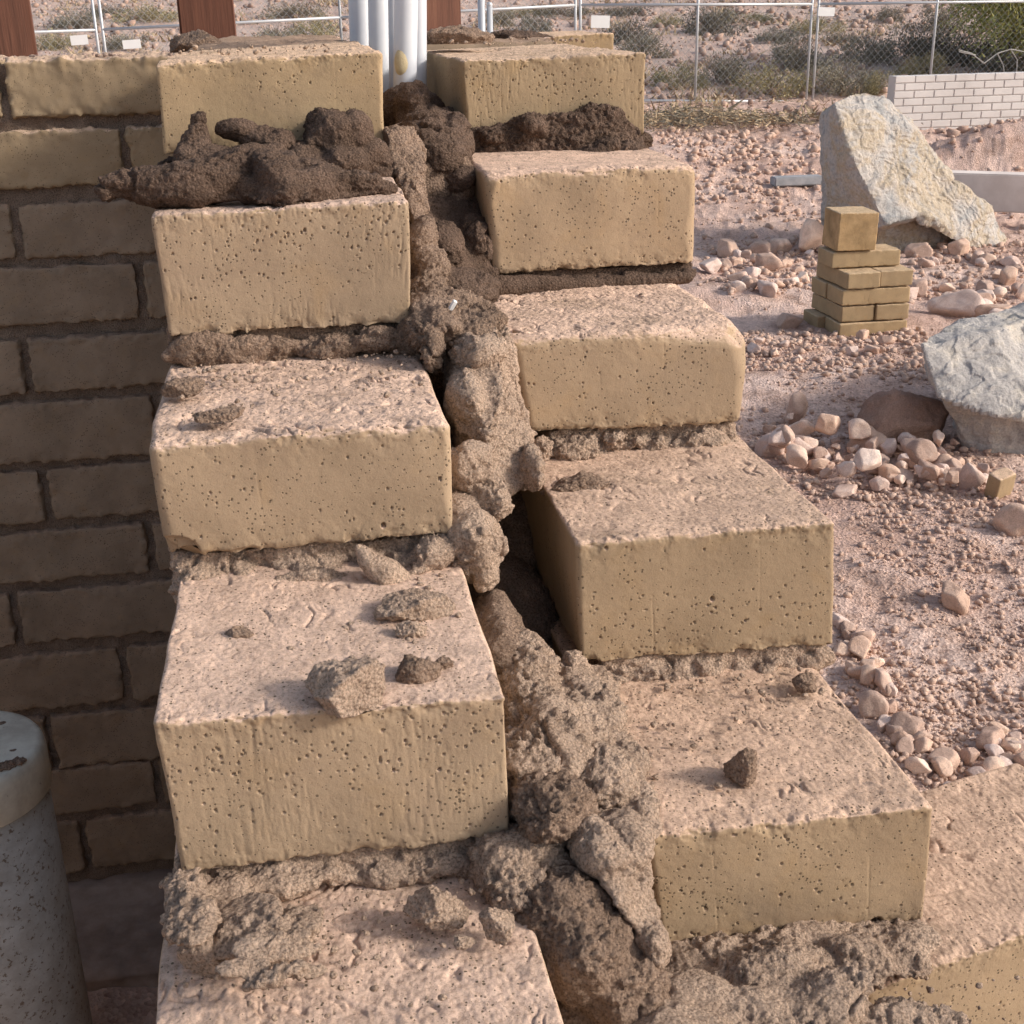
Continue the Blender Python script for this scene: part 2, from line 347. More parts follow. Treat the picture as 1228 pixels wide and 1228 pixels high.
def remesh(bm, voxel, smooth_it=0):
    me = bpy.data.meshes.new('t'); bm.to_mesh(me); bm.free(); o = bpy.data.objects.new('t', me); COL.objects.link(o)
    md = o.modifiers.new('r', 'REMESH'); md.mode = 'VOXEL'; md.voxel_size = voxel
    if smooth_it: ms = o.modifiers.new('s', 'SMOOTH'); ms.iterations = smooth_it; ms.factor = 0.6
    dg = bpy.context.evaluated_depsgraph_get(); out = bpy.data.meshes.new_from_object(o.evaluated_get(dg))
    bpy.data.objects.remove(o); bpy.data.meshes.remove(me); return out
def roughen(me, seed, amp=1.0, crumb=1.0, smoothmask=0.0, keepflat=None):
    c, n = get_np(me)
    q = c+0.012*np.stack([fbm(c, 24, 2, seed+50), fbm(c, 24, 2, seed+51), fbm(c, 24, 2, seed+52)], 1)
    w0, i0 = worley(q*np.array([1, 1, 1.3]), 34, seed+1)
    d = amp*(0.011*fbm(q, 15, 6, seed, 0.54)+0.003*(i0-.5))
    c2 = c+n*d[:, None]; me.vertices.foreach_set('co', c2.astype(np.float32).ravel()); me.update(); c2, n = get_np(me)
    mask = 0.3+0.7*sstep(-0.15, 0.10, fbm(c2, 17, 3, seed+9)-smoothmask)
    w1, i1 = worley(c2, 130, seed+3); w2, i2 = worley(c2, 270, seed+4)
    d2 = crumb*mask*(0.0038*(i1-0.5)*(w1 < 0.6)+0.0028*(i2-0.45)*(w2 < 0.62)+0.0026*fbm(c2, 150, 3, seed+14, .7))
    cr = np.clip(1-np.abs(perlin(q*30, seed+12))*11, 0, 1)
    d2 -= 0.007*cr*amp*sstep(0.0, 0.3, fbm(c, 13, 1, seed+13))
    c2 = c2+n*d2[:, None]
    me.vertices.foreach_set('co', c2.astype(np.float32).ravel()); me.update()
def mudobj(name, label, bm, mat, seed, voxel=0.0022, amp=1.0, crumb=1.0, cat='mortar', smoothmask=0.0, group=None, sm=8):
    me = remesh(bm, voxel*0.8, sm); roughen(me, seed, amp, crumb, smoothmask); me.name = name
    me.polygons.foreach_set('use_smooth', np.ones(len(me.polygons), bool)); me.materials.clear(); me.materials.append(mat)
    o = link(name, me); recentre(o); return tag(o, label, cat, group)
P3 = onY
def pt(px, py, y): return onY(px, py, y)
def rnd(a, b): return random.uniform(a, b)

def hullp(bm, pts, th):
    vs = []
    for px, py, yy in pts:
        p = pt(px, py, yy); vs += [bm.verts.new(Vector([float(v) for v in p])), bm.verts.new(Vector([float(p[0]), float(p[1]+th), float(p[2])]))]
    r_ = bmesh.ops.convex_hull(bm, input=vs); bmesh.ops.delete(bm, geom=[g for g in r_['geom_interior'] if isinstance(g, bmesh.types.BMVert)], context='VERTS')
def bed(label, xa, xb, ytop_px, ybot_px, yf, mat, seed, inset=0.008, lumps=26, rr=(0.006, 0.012), depth=0.22, extra=None, voxel=0.0022, amp=0.8, crumb=1.0, lip=0.0):
    """mortar bed: slab between two blocks with a crumbly squeezed front edge. px rows measured at yf."""
    bm = bmesh.new(); random.seed(seed)
    A = pt(xa, (ytop_px[0]+ybot_px[0])/2, yf+inset); B = pt(xb, (ytop_px[1]+ybot_px[1])/2, yf+inset)
    ha = (pt(xa, ytop_px[0], yf)[2]-pt(xa, ybot_px[0], yf)[2])/2
    hb = (pt(xb, ytop_px[1], yf)[2]-pt(xb, ybot_px[1], yf)[2])/2
    c = (A+B)/2; ang = math.atan2(B[2]-A[2], B[0]-A[0]); hh = (abs(ha)+abs(hb))/2
    box(bm, c+np.array([0, depth/2+0.004, 0]), (abs(B[0]-A[0])/2, depth/2, hh+0.003), (0, -ang, 0))
    for i in range(lumps):
        t = (i+rnd(0, 1))/lumps; p = A*(1-t)+B*t; r = rnd(*rr)
        ell(bm, p+np.array([0, rnd(-0.004, 0.006)-lip*rnd(0, 1), rnd(-0.5, 0.35)*hh]), (r*rnd(1, 1.8), r*rnd(0.7, 1.2), min(r, hh)*rnd(0.7, 1.2)), (rnd(-.4, .4), rnd(-.4, .4), rnd(-.4, .4)), 2)
    if extra: extra(bm)
    return mudobj('mortar_bed', label, bm, mat, seed, voxel, amp, crumb, sm=12)

# beds of the left stack
def ex_L2(bm):
    # tongue squeezed out at the right, curled drip
    y = yL(3)
    for q in ((520, 665, -0.0, .022, .02, .016), (560, 640, .012, .022, .03, .024), (575, 660, .0, .018, .02, .022), (580, 690, -.008, .009, .012, .018),
              (545, 625, .03, .02, .03, .02), (490, 690, -.012, .02, .012, .008), (400, 697, -.014, .03, .01, .008), (350, 700, -.012, .03, .01, .009)):
        ell(bm, pt(q[0], q[1], y+q[2]), q[3:], (0, rnd(-.4, .4), rnd(-.3, .3)))
bed('crumbly grey brown mortar bed squeezed out under the smooth third block of the left stack', 208, 545, (676, 642), (722, 700), yL(3), M['mud_dry'], 31, extra=ex_L2, rr=(0.007, 0.014), lumps=34)
def ex_L3(bm):
    y = yL(4)
    for q in ((450, 408, -.006, .026, .014, .014), (400, 418, -.002, .03, .012, .014), (495, 405, .0, .02, .02, .02), (505, 430, -.004, .012, .012, .016), (300, 418, .004, .05, .008, .013), (240, 415, .004, .03, .01, .016)):
        ell(bm, pt(q[0], q[1], y+q[2]), q[3:], (0, rnd(-.2, .2), 0))
bed('damp brown mortar bed below the block that carries the twisted mud heap', 206, 500, (404, 388), (443, 441), yL(4), M['mud_damp'], 32, extra=ex_L3, crumb=0.7)
def ex_L1(bm):
    y = yL(2)
    for q in ((500, 1045, .0, .05, .012, .010), (330, 1062, -.004, .04, .014, .010), (260, 1075, -.012, .03, .02, .010), (225, 1080, -.03, .014, .03, .008)):
        ell(bm, pt(q[0], q[1], y+q[2]), q[3:], (0, -.08, 0))
bed('crumbly mortar bed spilling onto the lowest block of the left stack', 210, 592, (1050, 1008), (1082, 1052), yL(2), M['mud_dry'], 33, extra=ex_L1, rr=(0.006, 0.011), lumps=30, lip=0.002, inset=.004)
# beds of the right stack
def ex_R3(bm):
    y = yR(3)
    for q in ((648, 545, -.006, .012, .012, .018), (645, 570, -.004, .012, .012, .016), (690, 545, -.006, .025, .012, .014)):
        ell(bm, pt(q[0], q[1], y+q[2]), q[3:])
bed('rough crumbly mortar bed below the block with the soft rounded corners', 660, 886, (520, 512), (556, 545), yR(3), M['mud_dry'], 34, extra=ex_R3, rr=(0.006, 0.011), lumps=26, voxel=0.002)
bed('wide crumbly mortar bed below the squarish block of the right stack', 722, 986, (796, 776), (826, 816), yR(2), M['mud_dry'], 35, rr=(0.006, 0.010), lumps=24, amp=0.6, inset=0.004)
def ex_R4(bm):
    y = yR(4)
    caps(bm, [(pt(545, 338, y-.004), .013), (pt(600, 343, y-.006), .014), (pt(700, 343, y), .011), (pt(825, 333, y+.002), .009)], 14)
bed('dark smooth mortar bed below the second block from the top of the right stack', 575, 832, (332, 318), (352, 342), yR(4), M['mud_wet'], 36, extra=ex_R4, crumb=0.35, amp=0.4, rr=(0.005, 0.009))
def ex_R5(bm):
    y = yR(5)
    hullp(bm, [(518, 178, y+.0), (560, 158, y-.012), (620, 142, y-.018), (690, 134, y-.02), (690, 190, y-.028), (600, 194, y-.02), (522, 192, y-.006)], .06)
    hullp(bm, [(683, 140, y-.02), (712, 124, y-.014), (745, 132, y-.012), (768, 155, y-.004), (776, 190, y-.012), (690, 194, y-.034)], .05)
    for q in ((715, 182, -.03, .030, .026, .012), (755, 182, -.022, .026, .026, .013), (640, 150, -.02, .02, .014, .012), (590, 160, -.016, .02, .014, .012), (545, 180, -.004, .03, .03, .012)):
        ell(bm, pt(q[0], q[1], y+q[2]), q[3:], (rnd(-.3, .3), rnd(-.4, .4), 0))
bed('dark lumpy mud heaped along the foot of the topmost block of the right stack', 560, 772, (165, 158), (190, 182), yR(5), M['mud_wet'], 37, extra=ex_R5, rr=(0.006, 0.012), lumps=24, crumb=1.1)
def ex_R0(bm):
    random.seed(4); y = yR(1)
    for q in ((830, 1150, -.012, .05, .03, .012), (900, 1140, -.014, .05, .03, .013), (980, 1128, -.012, .05, .028, .012), (1060, 1120, -.01, .045, .025, .010),
              (870, 1180, -.05, .05, .035, .016), (950, 1165, -.05, .06, .03, .018), (1010, 1155, -.045, .045, .03, .016), (1075, 1140, -.03, .03, .03, .010),
              (820, 1205, -.08, .04, .03, .02), (890, 1225, -.1, .04, .03, .018), (985, 1205, -.10, .05, .024, .012), (1070, 1222, -.105, .035, .02, .016), (930, 1215, -.085, .03, .03, .02),
              (1100, 1235, -.115, .05, .02, .014), (800, 1240, -.11, .05, .03, .02), (850, 1260, -.13, .06, .03, .02)):
        ell(bm, pt(q[0], q[1], y+q[2])-np.array([0, 0, .004]), q[3:], (rnd(-.2, .2), rnd(-.3, .3), rnd(-.5, .5)))
bed('broad lumpy spread of drying mud on the long block at the lower right corner', 800, 1105, (1146, 1110), (1160, 1126), yR(1), M['mud_dry'], 38, extra=ex_R0, rr=(0.008, 0.014), lumps=24)

# twisted heap on the fourth left block
bm = bmesh.new(); y = yL(5)
yf = lambda o: y+o
caps(bm, [(pt(128, 225, yL(4)+.05), .008), (pt(150, 222, yL(4)+.055), .014), (pt(185, 225, yL(4)+.05), .019), (pt(230, 222, yL(4)+.04), .022), (pt(270, 212, yL(4)+.05), .020), (pt(300, 195, yL(4)+.07), .017)], 7)
caps(bm, [(pt(345, 232, yL(4)+.012), .014), (pt(330, 212, yL(4)+.03), .02), (pt(318, 195, yL(4)+.06), .015)], 6)
caps(bm, [(pt(300, 228, yL(4)+.04), .015), (pt(335, 238, yL(4)+.01), .010)], 5)
caps(bm, [(pt(355, 222, yL(4)+.03), .016), (pt(400, 220, yL(4)+.05), .017), (pt(440, 222, yL(4)+.055), .013), (pt(470, 228, yL(4)+.06), .007)], 7)
caps(bm, [(pt(240, 140, yf(-.03)), .007), (pt(238, 165, yf(-.035)), .013), (pt(232, 190, yf(-.04)), .022), (pt(225, 205, yf(-.06)), .02)], 6)
for q in ((285, 155, -.03, .024, .018, .012), (310, 165, -.03, .022, .018, .012), (330, 172, -.035, .02, .018, .014), (385, 150, -.025, .018, .016, .02), (400, 165, -.035, .03, .022, .03), (425, 160, -.03, .02, .02, .026), (440, 190, -.03, .026, .022, .022),
          (410, 195, -.05, .03, .03, .018), (360, 195, -.05, .03, .04, .014), (290, 195, -.05, .05, .04, .014), (460, 205, -.03, .022, .02, .018), (250, 195, -.04, .03, .03, .018)):
    ell(bm, pt(q[0], q[1], yf(q[2])), q[3:], (rnd(-.3, .3), rnd(-.3, .3), 0))
q4, q5 = yL(4), yL(5)
hullp(bm, [(130, 226, q4+.05), (155, 207, q4+.055), (265, 192, q4+.075), (302, 200, q4+.06), (292, 240, q4+.03), (200, 246, q4+.04)], .03)
hullp(bm, [(290, 236, q4+.02), (340, 253, q4-.002), (373, 238, q4+.004), (352, 186, q4+.05), (318, 188, q4+.05)], .04)
hullp(bm, [(350, 194, q4+.05), (400, 200, q4+.055), (478, 228, q4+.06), (430, 241, q4+.035), (352, 240, q4+.02)], .04)
hullp(bm, [(370, 168, q5-.05), (384, 132, q5-.025), (425, 137, q5-.02), (452, 172, q5-.02), (470, 210, q5-.04), (380, 208, q5-.06)], .04)
box(bm, (pt(190, 215, yf(0))+pt(470, 205, yf(0)))/2+np.array([0, .06, 0]), (.13, .08, .012))
mudobj('mud_heap', 'large twisted heap of wet dark mud with a pointed tail hanging out left', bm, M['mud_wet'], 41, 0.0021, 0.75, 0.75, cat='mud', smoothmask=0.0, sm=4)

# cavity fill between the stacks
def mudlump(label, specs, mat, seed, voxel=0.0022, amp=1.0, crumb=1.0, name='mud_fill', smoothmask=0.0, sm=8, hull=None, th=.08):
    random.seed(seed); bm = bmesh.new()
    for h_ in (hull or []): hullp(bm, h_, th)
    for px, py, yy, rx, ry, rz in specs:
        ell(bm, pt(px, py, yy), (rx, ry, rz), (rnd(-.25, .25), rnd(-.3, .3), rnd(-.3, .3)))
    return mudobj(name, label, bm, mat, seed, voxel, amp, crumb, cat='mud', smoothmask=smoothmask, sm=sm)
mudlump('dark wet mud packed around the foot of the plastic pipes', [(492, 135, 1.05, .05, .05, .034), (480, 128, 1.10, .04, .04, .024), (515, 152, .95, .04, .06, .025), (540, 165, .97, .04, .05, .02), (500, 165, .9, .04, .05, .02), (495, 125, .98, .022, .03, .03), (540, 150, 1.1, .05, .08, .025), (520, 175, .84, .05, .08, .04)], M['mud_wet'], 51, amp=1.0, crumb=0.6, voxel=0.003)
mudlump('lit brown column of mud against the right end of the topmost left block', [(492, 235, .69, .016, .03, .03), (505, 290, .63, .018, .03, .03), (515, 318, .60, .02, .03, .02), (450, 195, .72, .02, .03, .02), (512, 345, .56, .022, .03, .014)], M['mud_damp'], 52, amp=0.9, crumb=1.0, hull=[[(463, 158, .72), (498, 156, .73), (512, 185, .71), (513, 255, .66), (498, 270, .63), (482, 225, .67), (462, 190, .70)]], th=.05)
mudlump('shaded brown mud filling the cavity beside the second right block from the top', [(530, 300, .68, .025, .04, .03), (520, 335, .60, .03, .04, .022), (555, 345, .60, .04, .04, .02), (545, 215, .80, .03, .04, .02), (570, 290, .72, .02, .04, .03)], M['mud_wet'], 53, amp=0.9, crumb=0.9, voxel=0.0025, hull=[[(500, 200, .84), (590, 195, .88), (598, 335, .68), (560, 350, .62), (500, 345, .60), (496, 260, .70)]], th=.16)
mudlump('loose crumbs of mud in the cavity behind the corner of the soft cornered block', [(515, 375, .50, .03, .05, .018), (550, 375, .52, .035, .05, .02), (575, 385, .50, .025, .05, .02), (510, 400, .46, .02, .04, .02), (530, 390, .47, .025, .04, .02), (560, 400, .47, .03, .04, .022), (520, 420, .44, .014, .03, .022)], M['mud_damp'], 54, amp=0.9, crumb=1.7)
mudlump('thick drape of drying mud hanging between the third blocks of both stacks', [(565, 560, .30, .026, .03, .026), (590, 590, .285, .018, .03, .02), (560, 480, .385, .018, .04, .03), (640, 565, .33, .012, .03, .022), (575, 420, .43, .03, .04, .02)], M['mud_dry'], 55, amp=0.9, crumb=0.95, smoothmask=0.05, hull=[[(556, 398, .44), (602, 396, .43), (606, 470, .365), (585, 530, .32), (552, 520, .36), (545, 450, .42)], [(600, 420, .44), (618, 470, .40), (645, 560, .345), (625, 590, .325), (598, 608, .30), (565, 580, .31), (575, 500, .35)], [(548, 400, .46), (610, 392, .46), (638, 520, .39), (640, 585, .36), (560, 590, .335), (545, 480, .41)]])
mudlump('rounded lump of mud pushed out beside the lower right corner of the third left block', [(565, 655, .265, .03, .04, .036), (545, 635, .28, .026, .04, .035), (580, 680, .255, .016, .03, .022), (588, 655, .27, .012, .03, .02)], M['mud_dry'], 56, amp=0.8, crumb=0.9)
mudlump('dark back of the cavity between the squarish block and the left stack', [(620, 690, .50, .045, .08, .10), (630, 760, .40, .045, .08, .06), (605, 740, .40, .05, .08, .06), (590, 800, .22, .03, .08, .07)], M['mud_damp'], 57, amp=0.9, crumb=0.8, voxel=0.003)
mudlump('crumbly ridge of mud running down beside the block that carries the clods', [(630, 810, .17, .03, .05, .03), (640, 870, .12, .03, .05, .04), (660, 830, .20, .025, .05, .03), (695, 830, .17, .026, .05, .018), (715, 850, .14, .024, .04, .014), (685, 870, .12, .028, .05, .018), (700, 890, .09, .022, .05, .014), (665, 900, .08, .035, .05, .04), (635, 930, .05, .03, .05, .03), (720, 820, .19, .02, .03, .014)], M['mud_dry'], 58, amp=0.95, crumb=1.3)
mudlump('round dark ball of mud in the cavity beside the block with the single clod', [(668, 965, .0, .030, .03, .026), (655, 975, -.005, .022, .03, .022)], M['mud_damp'], 59, amp=0.8, crumb=1.3)
mudlump('two crumbly mud lumps at the right end of the lowest left mortar bed', [(640, 1030, -0.005, 0.0308, 0.03, 0.033), (610, 1040, -0.015, 0.0264, 0.03, 0.0242), (665, 1060, -0.025, 0.022, 0.03, 0.0264), (625, 1060, -0.025, 0.0275, 0.03, 0.022)], M['mud_dry'], 60, amp=0.85, crumb=1.4)
mudlump('tall slab of mud leaning on the corner of the block with the single clod', [(715, 1015, -.03, .018, .03, .018), (780, 1125, -.07, .012, .025, .018), (750, 1005, -.02, .02, .03, .014)], M['mud_dry'], 61, amp=0.9, crumb=0.7, hull=[[(698, 998, -.01), (768, 996, -.025), (780, 1050, -.045), (797, 1132, -.075), (780, 1142, -.08), (742, 1085, -.075), (712, 1040, -.05)]], th=.05)
mudlump('big dark crumbly mass of mud between the lowest blocks of both stacks', [(680, 1100, -0.05, 0.033, 0.04, 0.0385), (700, 1140, -0.07, 0.0385, 0.04, 0.0385), (730, 1165, -0.07, 0.0385, 0.04, 0.033), (650, 1090, -0.04, 0.0242, 0.04, 0.033), (700, 1080, -0.03, 0.033, 0.04, 0.033), (750, 1190, -0.09, 0.033, 0.03, 0.033), (660, 1130, -0.02, 0.0308, 0.05, 0.055), (720, 1235, -0.08, 0.055, 0.06, 0.033), (690, 1170, 0, 0.055, 0.05, 0.066), (740, 1110, 0, 0.033, 0.04, 0.044)], M['mud_damp'], 62, amp=0.9, crumb=1.2)
mudlump('flat smear of mud with a curled edge on the lowest block of the left stack', [(228, 1100, -.07, .018, .03, .005), (290, 1108, -.065, .03, .03, .0045), (345, 1112, -.07, .025, .03, .004), (330, 1138, -.10, .03, .014, .005), (290, 1160, -.12, .018, .010, .0035), (330, 1170, -.13, .022, .007, .0045), (368, 1165, -.125, .014, .008, .0045), (222, 1080, -.05, .014, .03, .007)], M['mud_dry'], 63, amp=0.22, crumb=1.0, sm=1)
mudlump('brown mud smeared along the left edge of the block with the single clod', [(745, 900, .09, .018, .05, .008), (755, 960, .03, .02, .04, .008), (770, 985, .0, .018, .025, .008), (715, 930, .05, .03, .04, .022)], M['mud_dry'], 64, amp=1.0, crumb=1.2)

# loose clods
def clod(label, px, py, z, w, h, seed, mat, dy=0.0, flat=0.75, name='mud_clod', spike=0.35):
    rs = np.random.default_rng(seed); base = onZ(px, py+h*0.38, z); sc = np.dot(base-CAM, FW)/F
    rx = w*sc/2; rz = h*sc/2*1.05; ry = rx*0.75
    bm = bmesh.new(); bmesh.ops.create_icosphere(bm, subdivisions=6, radius=1)
    me = bm_mesh(name, bm, mat, True); c, n = get_np(me); dn = c/np.linalg.norm(c, axis=1, keepdims=True)
    nn = rs.normal(size=(11, 3)); nn /= np.linalg.norm(nn, axis=1, keepdims=True); hh = rs.uniform(0.62, 1.05, 11)
    r = np.min(np.where(dn@nn.T > 0.05, hh/np.maximum(dn@nn.T, 0.05), 9), axis=1); r = np.minimum(r, 1.25)
    q = dn*r[:, None]*np.array([rx, ry, rz]); s = max(rx, 0.008)
    q += dn*(0.14*s*fbm(q/s, 2.2, 4, seed, 0.6))[:, None]
    w1, i1 = worley(q/s, 5.5, seed); q += dn*(0.07*s*(np.clip(.7-w1, 0, 1)))[:, None]
    w1, i1 = worley(q, 260, seed); q += dn*(0.0016*(np.clip(.7-w1, 0, 1)))[:, None]
    q[:, 2] = np.maximum(q[:, 2], -rz*0.6)
    me.vertices.foreach_set('co', q.astype(np.float32).ravel()); me.update()
    o = link(name, me); o.location = Vector([float(v) for v in (base+np.array([0, ry*0.3, rz*0.52]))]); return tag(o, label, 'mud clod')
zL = lambda k: (k-2)*H_
zR = lambda k: -0.1255+(k-1)*0.1347
clod('largest pale clod, jagged, at the front edge of the block that carries the clods', 416, 824, 0.002, 92, 62, 3, M['mud_dry'])
clod('long flat clod at the back right of the block that carries the clods', 497, 730, 0.0, 76, 34, 4, M['mud_dry'])
clod('small clod between the two flat clods on the left block', 490, 758, 0.0, 34, 20, 5, M['mud_dry'])
clod('brown clod near the right edge of the block that carries the clods', 497, 802, 0.0, 52, 30, 6, M['mud_damp'])
clod('tiny clod touching the brown clod at the right edge', 529, 797, 0.0, 22, 15, 7, M['mud_damp'])
clod('small grey clod alone on the back left of the block that carries the clods', 283, 763, 0.0, 36, 18, 8, M['mud_damp'])
bm = bmesh.new(); caps(bm, [(pt(431, 657, yL(3)-.022), .005), (pt(442, 672, yL(3)-.026), .010), (pt(462, 686, yL(3)-.028), .015), (pt(480, 700, yL(3)-.024), .013)], 9)
mudobj('mud_clod', 'curled tongue of pale mud leaning out of the mortar bed behind the clods', bm, M['mud_dry'], 97, .0018, .25, .35, cat='mud clod')
clod('crumbly clod at the back of the lowest left block, right of its middle', 526, 1092, zL(1), 66, 46, 10, M['mud_dry'])
clod('rough clod by the right edge of the lowest left block', 598, 1108, zL(1), 44, 40, 11, M['mud_dry'])
clod('pale rounded clod at the left edge of the lowest left block', 250, 1143, zL(1), 56, 52, 12, M['mud_dry'])
clod('smooth oval clod in the smear of mud on the lowest left block', 345, 1125, zL(1)+.006, 80, 40, 13, M['mud_dry'])
clod('small crumb of mud right of centre on the lowest left block', 556, 1128, zL(1), 22, 14, 14, M['mud_dry'])
clod('single dark clod standing in the middle of the top of the right block', 890, 916, zR(1), 44, 52, 15, M['mud_damp'])
clod('brown clod under the right end of the wide crumbly mortar bed', 968, 818, zR(1), 30, 20, 16, M['mud_damp'])
clod('wide low clod at the back left of the top of the squarish block', 692, 584, zR(2), 66, 28, 17, M['mud_damp'])
clod('flat dark clod on the top of the third left block', 268, 498, zL(3), 56, 12, 18, M['mud_damp'])
clod('crumbly clod at the back left of the third left block', 222, 466, zL(3), 44, 20, 19, M['mud_damp'])
clod('dark clod at the foot of the cavity mud beside the topmost right block', 497, 140, 0.3, 50, 50, 20, M['mud_wet'])
clod('small crumb of mud at the left edge of the top of the second right block', 515, 196, 0.28, 26, 22, 21, M['mud_damp'])

# small crumbs strewn on the tops (uncountable)
def rockshape(seed, sub, planes=9, soft=0.06):
    rs = np.random.default_rng(seed); bm = bmesh.new(); bmesh.ops.create_icosphere(bm, subdivisions=sub, radius=1)
    bm.verts.ensure_lookup_table(); V = np.array([v.co[:] for v in bm.verts]); T = np.array([[v.index for v in f.verts] for f in bm.faces]); bm.free()
    V /= np.linalg.norm(V, axis=1, keepdims=True)
    nn = rs.normal(size=(planes, 3)); nn /= np.linalg.norm(nn, axis=1, keepdims=True); hh = rs.uniform(0.5, 0.92, planes)
    d = V@nn.T; r = np.min(np.where(d > 0.05, hh/np.maximum(d, 0.05), 9), axis=1); r = np.minimum(r, 1.1)
    q = V*r[:, None]; q += V*(soft*fbm(q, 2.0, 3, seed))[:, None]
    return q*np.array([1, rs.uniform(.65, .95), rs.uniform(.55, .85)]), T
def scatter_mesh(name, pos, size, mat, variants, seed, sink=0.25, smooth=False):
    rs = np.random.default_rng(seed); Vs, Ts = [], []; off = 0
    for i in range(len(pos)):
        q, T = variants[rs.integers(len(variants))]
        a, b_, c_ = rs.uniform(0, 6.28), rs.uniform(-.4, .4), rs.uniform(-.4, .4)
        R = np.array(Euler((b_, c_, a)).to_matrix()); v = (q*size[i])@R.T+pos[i]; v[:, 2] += size[i]*(0.55-sink)
        Vs.append(v); Ts.append(T+off); off += len(v)
    return mesh_np(name, np.concatenate(Vs), np.concatenate(Ts), mat, smooth)
small = [rockshape(500+i, 2) for i in range(8)]
pp, ss = [], []
def strew(n, x0, x1, y0, y1, z, smin, smax, bias=0.5):
    for i in range(n):
        yy = y0+(y1-y0)*rng.uniform()**(0.5/bias)
        pp.append((rng.uniform(x0, x1), yy, z)); ss.append(smin+(smax-smin)*rng.uniform()**4)
for k in (1, 2, 3): strew(230, 0.015, 0.235, yL(k)+.012, yL(k)+.22, zL(k)+.001, .0007, .0042, 1.2)
strew(60, 0.015, 0.1, yL(3)+.03, yL(3)+.2, zL(3)+.001, .001, .005)
for k, n in ((1, 220), (2, 330), (3, 90)): strew(n, .375, .375+.2, yR(k)+.012, yR(k)+.22, zR(k)+.001, .0007, .0042, 1.0)
strew(260, .42, .75, yR(0)+.02, yR(0)+.2, zR(0)+.004, .001, .0042)
strew(80, .01, .2, .76, 1.05, zL(5)+.001, .001, .005); strew(80, .37, .55, .96, 1.3, zR(5)+.001, .001, .005)
o = link('mud_crumbs', scatter_mesh('mud_crumbs', np.array(pp), np.array(ss), M['mud_dry'], small, 3)); tag(o, 'tiny dry mud crumbs strewn over the tops of the adobe blocks', 'crumbs', kind='stuff')

# ------------------------------------------------------------------ terrain
def bumpg(x, y, cx, cy, sx, sy, h): return h*np.exp(-((x-cx)/sx)**2-((y-cy)/sy)**2)
_m = onY(1240, 142, 12.6); MX = _m[0]; MH = max(0.1, _m[2]-(-1.55+0.74*float(sstep(11.0, 18.5, np.array(13.4)))))
def gz0(x, y):
    x = np.asarray(x, float); y = np.asarray(y, float); D = y+0.8
    z = -1.55+0.74*sstep(11.0, 18.5, D)+0.105*np.maximum(D-17.5, 0)
    z = z+0.0*x
    z += bumpg(x, y, MX, 12.6, 1.25, 0.55, MH)        # dirt mound before the block wall
    z += bumpg(x, y, 3.4, 13.0, 3.0, 1.5, 0.16)
    z += bumpg(x, y, 3.2, 8.0, 1.4, .5, .06)
    z += bumpg(x, y, 1.95, 2.9, .9, .5, .03)
    return z
def gzd(x, y):
    z = gz0(x, y); P = np.stack([np.ravel(x), np.ravel(y), 0*np.ravel(x)], 1); D = np.ravel(y)+0.8
    n = 0.06*fbm(P, 0.6, 3, 71)*sstep(2, 8, D)+0.028*fbm(P, 3.0, 4, 72, .6)+0.010*fbm(P, 14, 3, 73, .6)
    n += 0.5*fbm(P, 0.08, 3, 75)*sstep(20, 45, D)
    n += 0.07*np.maximum(fbm(P, 5.0, 3, 76, .6), 0)*sstep(8, 11, D)*sstep(22, 15, D)
    return z+n.reshape(np.shape(z))
def ground_hit(px, py, zoff=0.0):
    d = ray(px, py); t = np.linspace(1.0, 70, 2400); X = CAM[None]+t[:, None]*d[None]
    g = gz0(X[:, 0], X[:, 1])+zoff; i = np.argmax(X[:, 2] < g)
    X = X[i]; z = gzd(np.array([X[0]]), np.array([X[1]]))[0]
    return np.array([X[0], X[1], z]), t[i]
az = np.concatenate([np.linspace(-math.pi, -0.45, 90)[:-1], np.linspace(-0.45, 0.85, 1150), np.linspace(0.85, math.pi, 90)[1:]])
rad = [0.15]
while rad[-1] < 260: rad.append(rad[-1]*1.0062 if 1.5 < rad[-1] < 28 else rad[-1]*1.05)
rad = np.array(rad); A_, R_ = np.meshgrid(az, rad, indexing='ij')
X_ = CAM[0]+np.sin(A_)*R_; Y_ = CAM[1]+np.cos(A_)*R_; Z_ = gzd(X_.ravel(), Y_.ravel()).reshape(X_.shape)
Z_ = np.where(Y_ < -1.5, np.minimum(Z_, -1.5), Z_)
ii = np.arange(X_.size).reshape(X_.shape)
Fq = np.stack([ii[:-1, :-1], ii[:-1, 1:], ii[1:, 1:], ii[1:, :-1]], -1).reshape(-1, 4)[:, ::-1]
